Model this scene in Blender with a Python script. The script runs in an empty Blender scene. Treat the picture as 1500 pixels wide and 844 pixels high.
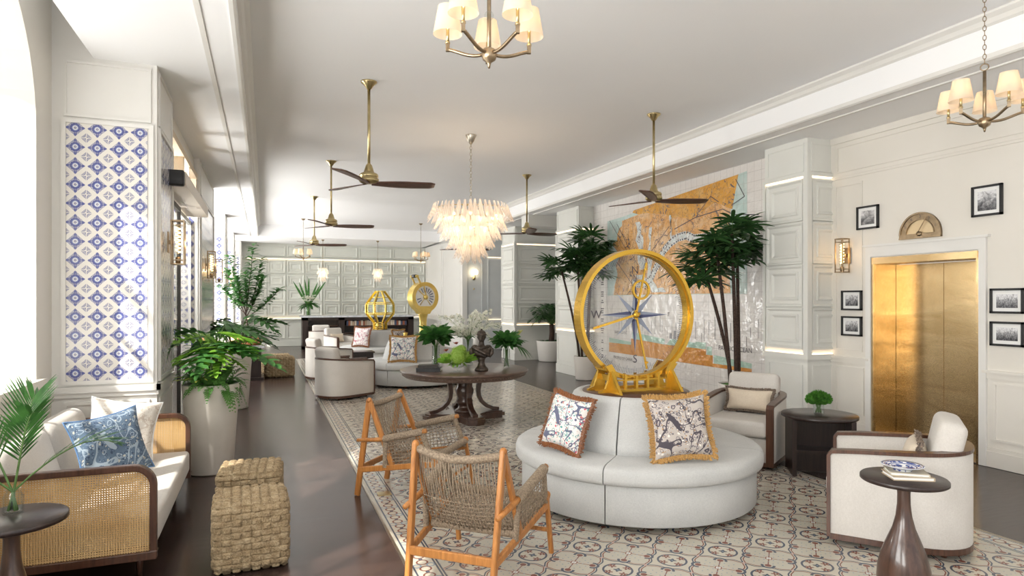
import bpy, math, random
from math import sin, cos, pi, radians, sqrt, atan2
from mathutils import Vector, Matrix
scene = bpy.context.scene
COL = scene.collection
random.seed(7)

# ------------------------------------------------------------------ mesh builder
class MB:
    def __init__(s):
        s.v = []; s.f = []; s.m = []; s.sm = []; s.mi = 0; s.smooth = False; s.M = None
    def add(s, verts, faces, smooth=None):
        b = len(s.v)
        if s.M is not None: verts = [s.M @ Vector(p) for p in verts]
        s.v.extend([tuple(p) for p in verts])
        sm = s.smooth if smooth is None else smooth
        for f in faces:
            s.f.append(tuple(i + b for i in f)); s.m.append(s.mi); s.sm.append(sm)
        return s
    def box(s, x0, x1, y0, y1, z0, z1):
        v = [(x0,y0,z0),(x1,y0,z0),(x1,y1,z0),(x0,y1,z0),(x0,y0,z1),(x1,y0,z1),(x1,y1,z1),(x0,y1,z1)]
        return s.add(v, [(0,3,2,1),(4,5,6,7),(0,1,5,4),(1,2,6,5),(2,3,7,6),(3,0,4,7)], False)
    def cbox(s, c, d):
        return s.box(c[0]-d[0]/2, c[0]+d[0]/2, c[1]-d[1]/2, c[1]+d[1]/2, c[2]-d[2]/2, c[2]+d[2]/2)
    def bar(s, a, b, w, h, up=(0,0,1), bev=0.0):
        # rectangular bar from a to b, width w (sideways), height h (along up), optional chamfer
        a = Vector(a); b = Vector(b); d = (b-a).normalized(); up = Vector(up)
        side = d.cross(up)
        if side.length < 1e-5: side = d.cross(Vector((1,0,0)))
        side.normalize(); u = side.cross(d).normalized()
        w2, h2 = w/2, h/2
        if bev > 0:
            pr = [(-w2+bev,-h2),(w2-bev,-h2),(w2,-h2+bev),(w2,h2-bev),(w2-bev,h2),(-w2+bev,h2),(-w2,h2-bev),(-w2,-h2+bev)]
        else: pr = [(-w2,-h2),(w2,-h2),(w2,h2),(-w2,h2)]
        n = len(pr); vs = [a+side*p+u*q for p,q in pr]+[b+side*p+u*q for p,q in pr]
        fs = [(i,(i+1)%n,n+(i+1)%n,n+i) for i in range(n)]+[tuple(range(n-1,-1,-1)),tuple(range(n,2*n))]
        return s.add(vs, fs, False)
    def tube(s, pts, r, n=8, closed=False, cap=True, sx=1.0, smooth=True):
        pts = [Vector(p) for p in pts]; N = len(pts)
        rr = r if isinstance(r, (list,tuple)) else [r]*N
        T = []
        for i in range(N):
            if closed: d = pts[(i+1)%N]-pts[i-1]
            else: d = pts[min(i+1,N-1)]-pts[max(i-1,0)]
            T.append(d.normalized() if d.length > 1e-9 else Vector((0,0,1)))
        ref = Vector((0,0,1)) if abs(T[0].z) < .9 else Vector((1,0,0))
        u = (ref - T[0]*ref.dot(T[0])).normalized()
        vs = []
        for i in range(N):
            u = (u - T[i]*u.dot(T[i]))
            u = u.normalized() if u.length > 1e-6 else T[i].orthogonal().normalized()
            w = T[i].cross(u)
            for k in range(n):
                a = 2*pi*k/n
                vs.append(pts[i]+u*(cos(a)*rr[i])+w*(sin(a)*rr[i]*sx))
        fs = []
        for i in range(N if closed else N-1):
            j = (i+1)%N
            for k in range(n): fs.append((i*n+k, i*n+(k+1)%n, j*n+(k+1)%n, j*n+k))
        if cap and not closed: fs += [tuple(range(n-1,-1,-1)), tuple((N-1)*n+k for k in range(n))]
        return s.add(vs, fs, smooth)
    def lathe(s, prof, n=32, c=(0,0,0), smooth=True, cap=True, sy=1.0):
        vs = []; fs = []; m = len(prof)
        for r, z in prof:
            for k in range(n):
                a = 2*pi*k/n
                vs.append((c[0]+r*cos(a), c[1]+r*sin(a)*sy, c[2]+z))
        for i in range(m-1):
            for k in range(n): fs.append((i*n+k, i*n+(k+1)%n, (i+1)*n+(k+1)%n, (i+1)*n+k))
        if cap:
            if prof[0][0] > 1e-5: fs.append(tuple(range(n-1,-1,-1)))
            if prof[-1][0] > 1e-5: fs.append(tuple((m-1)*n+k for k in range(n)))
        return s.add(vs, fs, smooth)
    def prism(s, poly, z0, z1, smooth=False):
        n = len(poly); vs = [(x,y,z0) for x,y in poly]+[(x,y,z1) for x,y in poly]
        fs = [(i,(i+1)%n,n+(i+1)%n,n+i) for i in range(n)]
        s.add(vs, fs, smooth)
        return s.add(vs, [tuple(range(n-1,-1,-1)), tuple(range(n,2*n))], False)
    def extrude_xz(s, poly, y0, y1):
        n = len(poly); vs = [(x,y0,z) for x,z in poly]+[(x,y1,z) for x,z in poly]
        return s.add(vs, [(i,(i+1)%n,n+(i+1)%n,n+i) for i in range(n)]+[tuple(range(n-1,-1,-1)),tuple(range(n,2*n))], False)
    def extrude_yz(s, poly, x0, x1):
        n = len(poly); vs = [(x0,y,z) for y,z in poly]+[(x1,y,z) for y,z in poly]
        return s.add(vs, [(i,(i+1)%n,n+(i+1)%n,n+i) for i in range(n)]+[tuple(range(n-1,-1,-1)),tuple(range(n,2*n))], False)
    def rbox(s, c, d, r, k=3, inner=1, disp=None):
        hx, hy, hz = d[0]/2, d[1]/2, d[2]/2; r = min(r, hx, hy, hz)
        def ax(h):
            L = [-h + r*(1-cos(pi/2*i/k)) for i in range(k)] + [-(h-r)]
            mid = [-(h-r) + 2*(h-r)*i/inner for i in range(1, inner)]
            return L + mid + [-x for x in reversed(L)]
        A = [ax(hx), ax(hy), ax(hz)]; H = (hx,hy,hz)
        idx = {}; vs = []; fs = []
        def vert(p):
            key = tuple(round(q,5) for q in p)
            if key in idx: return idx[key]
            q = Vector([max(-(H[i]-r), min(H[i]-r, p[i])) for i in range(3)])
            o = Vector(p)-q
            nn = o.normalized() if o.length > 1e-9 else Vector((0,0,1))
            P = q + nn*r
            if disp: P = P + nn*disp(P, nn)
            idx[key] = len(vs); vs.append((P.x+c[0],P.y+c[1],P.z+c[2])); return idx[key]
        for a in range(3):
            b, cc = (a+1)%3, (a+2)%3
            for sg in (-1,1):
                g = []
                for u in A[b]:
                    row = []
                    for w in A[cc]:
                        p = [0,0,0]; p[a] = sg*H[a]; p[b] = u; p[cc] = w
                        row.append(vert(p))
                    g.append(row)
                for i in range(len(g)-1):
                    for j in range(len(g[0])-1):
                        q = (g[i][j], g[i+1][j], g[i+1][j+1], g[i][j+1])
                        if len(set(q)) < 3: continue
                        fs.append(q if sg > 0 else q[::-1])
        return s.add(vs, fs, True)
    def ball(s, c, r, n=12, m=8, sc=(1,1,1)):
        vs = []; fs = []
        for i in range(m+1):
            t = pi*i/m
            for k in range(n):
                a = 2*pi*k/n
                vs.append((c[0]+r*sc[0]*sin(t)*cos(a), c[1]+r*sc[1]*sin(t)*sin(a), c[2]-r*sc[2]*cos(t)))
        for i in range(m):
            for k in range(n): fs.append((i*n+k, i*n+(k+1)%n, (i+1)*n+(k+1)%n, (i+1)*n+k))
        return s.add(vs, fs, True)
    def grid(s, fn, nu, nv, smooth=True):
        vs = [fn(i/nu, j/nv) for i in range(nu+1) for j in range(nv+1)]
        fs = [(i*(nv+1)+j, (i+1)*(nv+1)+j, (i+1)*(nv+1)+j+1, i*(nv+1)+j+1) for i in range(nu) for j in range(nv)]
        return s.add(vs, fs, smooth)
    def mesh(s, name, mats):
        me = bpy.data.meshes.new(name)
        me.from_pydata(s.v, [], s.f)
        me.polygons.foreach_set('material_index', s.m)
        me.polygons.foreach_set('use_smooth', s.sm)
        for m in (mats if isinstance(mats, (list,tuple)) else [mats]): me.materials.append(m)
        me.update(); return me

def clampv(mb, ax, lim, sgn=1, k=.08):
    # keep soft foliage on the room side of a wall
    out = []
    for p in mb.v:
        p = list(p); d = (p[ax]-lim)*sgn
        if d < 0: p[ax] = lim + d*k*sgn
        out.append(tuple(p))
    mb.v = out
def part(name, mb, mats, parent, label=None):
    o = bpy.data.objects.new(name, mb.mesh(name, mats)); COL.objects.link(o); o.parent = parent
    if label: o['label'] = label
    return o
def tag(o, label, cat, group=None):
    o['label'] = label; o['category'] = cat
    if group: o['group'] = group
    return o
def thing(name, label, cat, loc=(0,0,0), rot=0.0, group=None):
    o = bpy.data.objects.new(name, None); COL.objects.link(o)
    o.empty_display_size = .1; o.location = loc; o.rotation_euler = (0,0,rot)
    return tag(o, label, cat, group)
def single(name, mb, mats, label, cat, loc=(0,0,0), rot=(0,0,0), group=None):
    o = bpy.data.objects.new(name, mb.mesh(name, mats)); COL.objects.link(o)
    o.location = loc; o.rotation_euler = rot
    return tag(o, label, cat, group)
def struct(name, mb, mats, parent=None):
    o = bpy.data.objects.new(name, mb.mesh(name, mats)); COL.objects.link(o)
    if parent: o.parent = parent
    else: o['kind'] = 'structure'
    return o
def dup(root, loc, rot=None, label=None, scale=None):
    r = root.copy(); COL.objects.link(r); r.location = loc
    if rot is not None: r.rotation_euler = rot if isinstance(rot,(tuple,list)) else (0,0,rot)
    if label: r['label'] = label
    if scale: r.scale = scale if isinstance(scale,(tuple,list)) else (scale,)*3
    for ch in list(root.children):
        c = ch.copy(); COL.objects.link(c); c.parent = r
        for g in list(ch.children):
            d = g.copy(); COL.objects.link(d); d.parent = c
    return r
def bevel(o, w=.004, n=2):
    m = o.modifiers.new('bevel','BEVEL'); m.width = w; m.segments = n; m.limit_method = 'ANGLE'; m.angle_limit = radians(40); return o
def heading(dx, dy): return atan2(-dx, dy)

# ------------------------------------------------------------------ materials
class NT:
    def __init__(s, mat): s.t = mat.node_tree; s.n = s.t.nodes; s.l = s.t.links
    def new(s, typ, **kw):
        n = s.n.new(typ)
        for k, v in kw.items(): setattr(n, k, v)
        return n
    def link(s, a, b): s.l.new(a, b)
    def val(s, x, sock):
        if isinstance(x, (int,float)): sock.default_value = x
        else: s.l.new(x, sock)
    def m(s, op, a, b=None, c=None):
        n = s.new('ShaderNodeMath', operation=op); s.val(a, n.inputs[0])
        if b is not None: s.val(b, n.inputs[1])
        if c is not None: s.val(c, n.inputs[2])
        return n.outputs[0]
    def lt(s, a, b): return s.m('LESS_THAN', a, b)
    def gt(s, a, b): return s.m('GREATER_THAN', a, b)
    def mul(s, a, b): return s.m('MULTIPLY', a, b)
    def addm(s, a, b): return s.m('ADD', a, b)
    def sub(s, a, b): return s.m('SUBTRACT', a, b)
    def mx(s, a, b): return s.m('MAXIMUM', a, b)
    def ab(s, a): return s.m('ABSOLUTE', a)
    def band(s, x, c, w):  # 1 where |x-c|<w
        return s.lt(s.ab(s.sub(x, c)), w)
    def dist(s, x, y, cx, cy):
        a = s.sub(x, cx); b = s.sub(y, cy)
        return s.m('SQRT', s.addm(s.mul(a,a), s.mul(b,b)))
    def mix(s, f, a, b):
        n = s.new('ShaderNodeMix', data_type='RGBA'); s.val(f, n.inputs[0])
        for x, sk in ((a, n.inputs[6]), (b, n.inputs[7])):
            if isinstance(x, tuple): sk.default_value = (x[0],x[1],x[2],1)
            else: s.l.new(x, sk)
        return n.outputs[2]
    def coord(s, which='Object', scale=None, rot=None):
        tc = s.new('ShaderNodeTexCoord')
        if scale is None and rot is None: return tc.outputs[which]
        mp = s.new('ShaderNodeMapping'); s.link(tc.outputs[which], mp.inputs[0])
        if scale: mp.inputs['Scale'].default_value = scale if isinstance(scale,tuple) else (scale,)*3
        if rot: mp.inputs['Rotation'].default_value = rot
        return mp.outputs[0]
    def noise(s, scale, vec=None, detail=3, rough=.5, dist=0, out='Fac'):
        n = s.new('ShaderNodeTexNoise'); n.inputs['Scale'].default_value = scale
        n.inputs['Detail'].default_value = detail; n.inputs['Roughness'].default_value = rough
        n.inputs['Distortion'].default_value = dist
        if vec is not None: s.link(vec, n.inputs['Vector'])
        return n.outputs[out]
    def ramp(s, fac, stops, interp='LINEAR'):
        n = s.new('ShaderNodeValToRGB'); s.val(fac, n.inputs[0]); cr = n.color_ramp; cr.interpolation = interp
        while len(cr.elements) < len(stops): cr.elements.new(.5)
        for e, (p, c) in zip(cr.elements, stops): e.position = p; e.color = (c[0],c[1],c[2],1) if len(c) == 3 else c
        return n.outputs[0]
    def bump(s, h, strength=.3, dist=.01):
        n = s.new('ShaderNodeBump'); n.inputs['Strength'].default_value = strength; n.inputs['Distance'].default_value = dist
        s.val(h, n.inputs['Height']); return n.outputs[0]
    def xyz(s, vec):
        n = s.new('ShaderNodeSeparateXYZ'); s.link(vec, n.inputs[0]); return n.outputs

def mat(name, color=(.8,.8,.8), rough=.5, metal=0.0, spec=None, trans=0.0, ior=None, emit=None, estr=0.0, coat=0.0, sheen=0.0, alpha=None):
    m = bpy.data.materials.new(name); m.use_nodes = True
    b = m.node_tree.nodes['Principled BSDF']
    b.inputs['Base Color'].default_value = (color[0],color[1],color[2],1)
    b.inputs['Roughness'].default_value = rough; b.inputs['Metallic'].default_value = metal
    if spec is not None: b.inputs['Specular IOR Level'].default_value = spec
    if trans: b.inputs['Transmission Weight'].default_value = trans
    if ior: b.inputs['IOR'].default_value = ior
    if emit: b.inputs['Emission Color'].default_value = (emit[0],emit[1],emit[2],1); b.inputs['Emission Strength'].default_value = estr
    if coat: b.inputs['Coat Weight'].default_value = coat; b.inputs['Coat Roughness'].default_value = .08
    if sheen: b.inputs['Sheen Weight'].default_value = sheen
    if alpha is not None: b.inputs['Alpha'].default_value = alpha
    m.diffuse_color = (color[0],color[1],color[2],1)
    return m
def P(m): return m.node_tree.nodes['Principled BSDF']
def vary(m, c0, c1, scale=8, stretch=None, detail=4, bump=0.0, bscale=None, dist=0, rough=None, bdist=.01):
    t = NT(m); co = t.coord('Object', stretch if stretch else None)
    f = t.noise(scale, co, detail, .55, dist)
    t.link(t.ramp(f, [(.3,c0),(.7,c1)]), P(m).inputs['Base Color'])
    if bump:
        h = t.noise(bscale, co, 4) if bscale else f
        t.link(t.bump(h, bump, bdist), P(m).inputs['Normal'])
    if rough is not None:
        r = t.m('MULTIPLY_ADD', f, rough[1]-rough[0], rough[0]); t.link(r, P(m).inputs['Roughness'])
    return m
M = {}
def wood(name, c0, c1, rough=.35, stretch=(14,14,1.2), coat=0.0):
    m = mat(name, c1, rough, coat=coat); return vary(m, c0, c1, 3.5, stretch, 6, .08, None, .8)
def fabric(name, c0, c1, scale=220, bump=.25, rough=.9, sheen=.15):
    m = mat(name, c1, rough, sheen=sheen); t = NT(m); co = t.coord('Object')
    f = t.noise(3, co, 3); g = t.noise(scale, t.coord('Object',(1,1,.35)), 2)
    h = t.noise(scale, t.coord('Object',(.35,.35,1)), 2)
    k = t.mul(t.addm(g, h), .5)
    t.link(t.ramp(t.addm(t.mul(f,.35), t.mul(k,.65)), [(.32,c0),(.62,c1)]), P(m).inputs['Base Color'])
    t.link(t.bump(k, bump, .002), P(m).inputs['Normal']); return m
M['wall'] = vary(mat('wall_paint',(.86,.83,.77),.55), (.755,.72,.65),(.785,.75,.685), 1.5)
M['white'] = vary(mat('white_trim_paint',(.88,.87,.84),.45), (.775,.76,.72),(.80,.785,.75), 2)
M['ceil'] = vary(mat('ceiling_paint',(.93,.93,.935),.7), (.92,.92,.925),(.935,.935,.935), .8)
M['palesage'] = vary(mat('pale_grey_green_paint',(.82,.82,.78),.5), (.73,.73,.68),(.76,.76,.715), 2)
M['sage'] = vary(mat('pale_sage_paint',(.74,.75,.70),.5), (.68,.695,.64),(.72,.735,.68), 2)
M['greywall'] = vary(mat('grey_blue_wall',(.62,.64,.64),.6), (.60,.62,.62),(.64,.66,.66), 3)
M['fabric'] = fabric('ivory_linen', (.58,.55,.51), (.72,.69,.645))
M['fabric2'] = fabric('grey_linen', (.45,.455,.445), (.585,.585,.57))
M['fabric3'] = fabric('white_linen', (.545,.51,.465), (.665,.63,.585))
M['beigefab'] = fabric('beige_linen', (.60,.50,.38), (.74,.64,.51))
M['walnut'] = wood('walnut_wood', (.05,.02,.011), (.115,.048,.026), .32, coat=.2)
M['dark'] = wood('espresso_wood', (.014,.008,.007), (.036,.020,.016), .33, coat=.15)
M['tablewood'] = wood('antique_brown_wood', (.075,.043,.032), (.155,.095,.07), .3, (3,3,12), coat=.3)
M['pedwood'] = wood('turned_brown_wood', (.04,.018,.012), (.10,.05,.032), .28, (10,10,1.2), coat=.4)
M['teak'] = wood('honey_teak', (.33,.12,.028), (.56,.245,.065), .38)
M['fanwood'] = wood('fan_blade_wood', (.06,.028,.02), (.13,.06,.04), .35, (2,14,14))
M['brass'] = vary(mat('aged_brass',(.62,.45,.20),.28,1.0), (.50,.40,.20),(.64,.53,.30), 12)
M['yellow'] = vary(mat('yellow_gilt_brass',(.72,.43,.06),.25,.75), (.60,.36,.045),(.68,.42,.06), 1.5)
M['paleyellow'] = vary(mat('pale_yellow_brass',(.78,.58,.16),.28,.6), (.70,.50,.10),(.84,.66,.22), 6)
M['lantern'] = mat('polished_brass',(.78,.58,.14),.16,1.0)
M['bronze'] = vary(mat('burnished_bronze',(.33,.25,.16),.35,1.0), (.25,.19,.12),(.42,.32,.21), 15)
M['nickel'] = mat('brushed_nickel',(.55,.50,.42),.3,1.0)
M['bust'] = vary(mat('dark_bronze_patina',(.07,.055,.045),.42,.6), (.045,.036,.03),(.13,.10,.08), 25)
M['black'] = mat('black_matte',(.012,.012,.013),.45)
M['charcoal'] = mat('charcoal',(.05,.045,.04),.5)
M['paper'] = mat('paper_mat',(.86,.86,.84),.8)
M['planter'] = vary(mat('bone_planter',(.72,.68,.60),.42), (.68,.64,.56),(.76,.72,.65), 3)
M['whitepot'] = mat('white_ceramic',(.80,.77,.72),.35)
M['soil'] = vary(mat('soil',(.05,.03,.02),.95), (.03,.02,.012),(.09,.06,.04), 60, bump=.6)
M['marble'] = vary(mat('grey_marble',(.60,.61,.63),.2), (.48,.50,.53),(.72,.73,.75), 5, dist=2)
M['copper'] = vary(mat('hammered_copper',(.72,.30,.15),.3,1.0), (.55,.20,.09),(.80,.38,.21), 30, bump=.3)
def glass(name, tint=(.95,.98,.97), rough=0.0, mixf=.86):
    m = mat(name, tint, rough); t = NT(m)
    tr = t.new('ShaderNodeBsdfTransparent'); tr.inputs[0].default_value = (tint[0],tint[1],tint[2],1)
    gl = t.new('ShaderNodeBsdfGlossy'); gl.inputs['Roughness'].default_value = .02+rough
    lw = t.new('ShaderNodeLayerWeight'); lw.inputs['Blend'].default_value = .5
    k = t.m('MULTIPLY_ADD', t.m('POWER', lw.outputs['Facing'], 3.5), mixf, .035)
    mx = t.new('ShaderNodeMixShader'); t.link(k, mx.inputs[0]); t.link(tr.outputs[0], mx.inputs[1]); t.link(gl.outputs[0], mx.inputs[2])
    t.link(mx.outputs[0], t.n['Material Output'].inputs['Surface']); return m
M['glass'] = glass('clear_glass', (.975,.985,.98), 0, .55)
M['pane'] = glass('window_glass', (.985,.99,.99), 0, .35)
M['vase'] = glass('vase_glass', (.955,.975,.97), .02, .75)
def glow(name, col, strength): return mat(name, col, .5, emit=col, estr=strength)
M['bulb'] = glow('warm_bulb', (1,.72,.40), 4)
M['led'] = glow('warm_led_strip', (1,.76,.52), 1.7)
def shade_mat():
    m = mat('lamp_shade_linen',(.88,.80,.70),.8); t = NT(m)
    d = t.new('ShaderNodeBsdfDiffuse'); d.inputs[0].default_value = (.74,.66,.57,1)
    tr = t.new('ShaderNodeBsdfTranslucent'); tr.inputs[0].default_value = (.95,.78,.58,1)
    mx = t.new('ShaderNodeMixShader'); mx.inputs[0].default_value = .42
    t.link(d.outputs[0], mx.inputs[1]); t.link(tr.outputs[0], mx.inputs[2]); t.link(mx.outputs[0], t.n['Material Output'].inputs['Surface'])
    return m
M['shade'] = shade_mat()
def frosted():
    m = mat('frosted_glass_leaf',(.95,.90,.85),.35); t = NT(m)
    d = t.new('ShaderNodeBsdfDiffuse'); d.inputs[0].default_value = (.95,.90,.85,1)
    tr = t.new('ShaderNodeBsdfTranslucent'); tr.inputs[0].default_value = (1,.88,.76,1)
    tp = t.new('ShaderNodeBsdfTransparent'); gl = t.new('ShaderNodeBsdfGlossy'); gl.inputs['Roughness'].default_value = .15
    a = t.new('ShaderNodeMixShader'); a.inputs[0].default_value = .6; t.link(d.outputs[0], a.inputs[1]); t.link(tr.outputs[0], a.inputs[2])
    w = t.new('ShaderNodeTexWave'); w.inputs['Scale'].default_value = 14; w.inputs['Distortion'].default_value = 2; t.link(t.coord('Object'), w.inputs[0])
    b = t.new('ShaderNodeMixShader'); t.link(t.m('MULTIPLY_ADD', w.outputs['Fac'], .25, .15), b.inputs[0]); t.link(a.outputs[0], b.inputs[1]); t.link(tp.outputs[0], b.inputs[2])
    c = t.new('ShaderNodeMixShader'); c.inputs[0].default_value = .08; t.link(b.outputs[0], c.inputs[1]); t.link(gl.outputs[0], c.inputs[2])
    t.link(c.outputs[0], t.n['Material Output'].inputs['Surface']); return m
M['frost'] = frosted()
def leafmat(name, c0, c1, trans=.3, rough=.4, scale=14):
    m = mat(name, c1, rough); t = NT(m); f = t.noise(scale, t.coord('Object'), 2)
    c = t.ramp(f, [(.3,c0),(.7,c1)]); t.link(c, P(m).inputs['Base Color'])
    tr = t.new('ShaderNodeBsdfTranslucent'); t.link(c, tr.inputs[0])
    mx = t.new('ShaderNodeMixShader'); mx.inputs[0].default_value = trans
    t.link(P(m).outputs[0], mx.inputs[1]); t.link(tr.outputs[0], mx.inputs[2]); t.link(mx.outputs[0], t.n['Material Output'].inputs['Surface']); return m
M['leaf'] = leafmat('deep_green_leaf', (.025,.10,.022), (.085,.25,.055))
M['leafdark'] = leafmat('dark_palm_leaf', (.020,.070,.022), (.065,.165,.045), .25)
M['leafbright'] = leafmat('fresh_green_leaf', (.13,.36,.03), (.36,.62,.09), .4)
M['fern'] = leafmat('fern_green', (.07,.24,.04), (.22,.45,.12), .35, scale=20)
M['lime'] = leafmat('lime_hydrangea', (.30,.52,.06), (.55,.75,.18), .35, .6, 40)
M['moss'] = leafmat('moss_green', (.03,.14,.01), (.10,.30,.03), .2, .8, 60)
M['petal'] = leafmat('white_petal', (.82,.84,.72), (.92,.92,.86), .4, .6, 10)
M['petaly'] = leafmat('yellow_green_spike', (.50,.52,.12), (.70,.66,.25), .3)
M['petalr'] = leafmat('rust_red_flower', (.30,.04,.02), (.55,.10,.04), .2)
M['stem'] = vary(mat('green_stem',(.12,.22,.06),.5), (.08,.17,.04),(.16,.28,.09), 30)
M['bark'] = vary(mat('palm_trunk_bark',(.06,.035,.025),.9), (.03,.018,.014),(.10,.06,.045), 50, bump=.5)
M['rope'] = None
def rope():
    m = mat('taupe_rope',(.42,.34,.25),.85); t = NT(m); co = t.coord('Object')
    f = t.noise(90, co, 3); t.link(t.ramp(f, [(.3,(.19,.14,.095)),(.7,(.40,.315,.225))]), P(m).inputs['Base Color'])
    t.link(t.bump(f, .5, .004), P(m).inputs['Normal']); return m
M['rope'] = rope()
def seagrass():
    m = mat('woven_seagrass',(.55,.43,.28),.85); t = NT(m)
    f = t.noise(18, t.coord('Object'), 4); g = t.noise(110, t.coord('Object'), 3)
    t.link(t.ramp(t.addm(t.mul(f,.45),t.mul(g,.55)), [(.32,(.20,.135,.07)),(.5,(.36,.265,.15)),(.68,(.54,.43,.28))]), P(m).inputs['Base Color'])
    t.link(t.bump(g, .9, .01), P(m).inputs['Normal']); return m
M['seagrass'] = seagrass()
def fringe(name, c0, c1):
    m = mat(name, c1, .95, sheen=.3); t = NT(m); f = t.noise(120, t.coord('Object'), 3)
    t.link(t.ramp(f, [(.3,c0),(.7,c1)]), P(m).inputs['Base Color']); t.link(t.bump(f, 1.0, .01), P(m).inputs['Normal']); return m
M['fr_rust'] = fringe('rust_fringe', (.16,.05,.015), (.42,.16,.05))
M['fr_gold'] = fringe('gold_fringe', (.38,.19,.04), (.70,.42,.13))
M['fr_brown'] = fringe('brown_speckled_fringe', (.05,.03,.02), (.40,.30,.22))
def floral(name, base, cols, scale=9, dens=.30):
    m = mat(name, base, .85, sheen=.1); t = NT(m); co = t.coord('Object')
    cur = base
    wv = t.new('ShaderNodeVectorMath', operation='ADD'); nz = t.noise(scale*.8, co, 2, out='Color')
    sc = t.new('ShaderNodeVectorMath', operation='SCALE'); t.link(nz, sc.inputs[0]); sc.inputs['Scale'].default_value = .10
    t.link(co, wv.inputs[0]); t.link(sc.outputs[0], wv.inputs[1])
    for i, c in enumerate(cols):
        v = t.new('ShaderNodeTexVoronoi'); v.inputs['Scale'].default_value = scale*(1.9+.8*i)
        off = t.new('ShaderNodeVectorMath', operation='ADD'); t.link(wv.outputs[0], off.inputs[0]); off.inputs[1].default_value = (i*3.1,i*1.7,i*2.3)
        t.link(off.outputs[0], v.inputs['Vector'])
        d = v.outputs['Distance']
        mask = t.band(d, dens+.02*i, .055) if i % 2 == 0 else t.lt(d, dens*.75)
        cur = t.mix(mask, cur, c)
    br = t.noise(5.2, co, 1, .3, 1.0)
    cur = t.mix(t.band(br, .5, .018), cur, cols[0])
    t.link(cur, P(m).inputs['Base Color']); return m
M['pil_color'] = floral('white_floral_print', (.80,.77,.74), [(.13,.14,.22),(.62,.10,.14),(.10,.34,.33),(.55,.30,.22)], 9, .27)
M['pil_taupe'] = floral('taupe_floral_print', (.50,.45,.41), [(.07,.06,.075),(.78,.74,.68),(.14,.12,.14),(.42,.26,.13)], 9, .28)
M['pil_pink'] = floral('pink_floral_print', (.80,.76,.74), [(.45,.20,.24),(.70,.45,.45),(.40,.30,.36)], 9, .28)
M['pil_blue'] = floral('blue_toile_print', (.09,.14,.21), [(.30,.37,.44),(.42,.42,.37),(.035,.06,.11),(.17,.23,.30)], 10, .30)
M['pil_cream'] = floral('cream_lace_print', (.72,.67,.60), [(.55,.47,.40),(.80,.77,.72),(.60,.53,.45)], 12, .28)
# ---- patterned surface materials
def dark_floor():
    m = mat('dark_wood_planks',(.05,.03,.025),.22); t = NT(m); co = t.coord('Object')
    br = t.new('ShaderNodeTexBrick'); t.link(co, br.inputs['Vector']); br.inputs['Scale'].default_value = 1
    br.inputs['Brick Width'].default_value = 1.6; br.inputs['Row Height'].default_value = .16; br.inputs['Mortar Size'].default_value = .0015
    br.inputs['Color1'].default_value = (.042,.026,.023,1); br.inputs['Color2'].default_value = (.078,.047,.038,1); br.inputs['Mortar'].default_value = (.01,.007,.006,1)
    br.offset = .37
    n = t.noise(4, t.coord('Object',(1,12,1)), 5)
    t.link(t.mix(t.mul(n,.55), br.outputs['Color'], (.028,.017,.015)), P(m).inputs['Base Color'])
    t.link(t.m('MULTIPLY_ADD', n, .16, .14), P(m).inputs['Roughness'])
    t.link(t.bump(br.outputs['Fac'], -.15, .002), P(m).inputs['Normal']); return m
M['floor'] = dark_floor()

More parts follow.
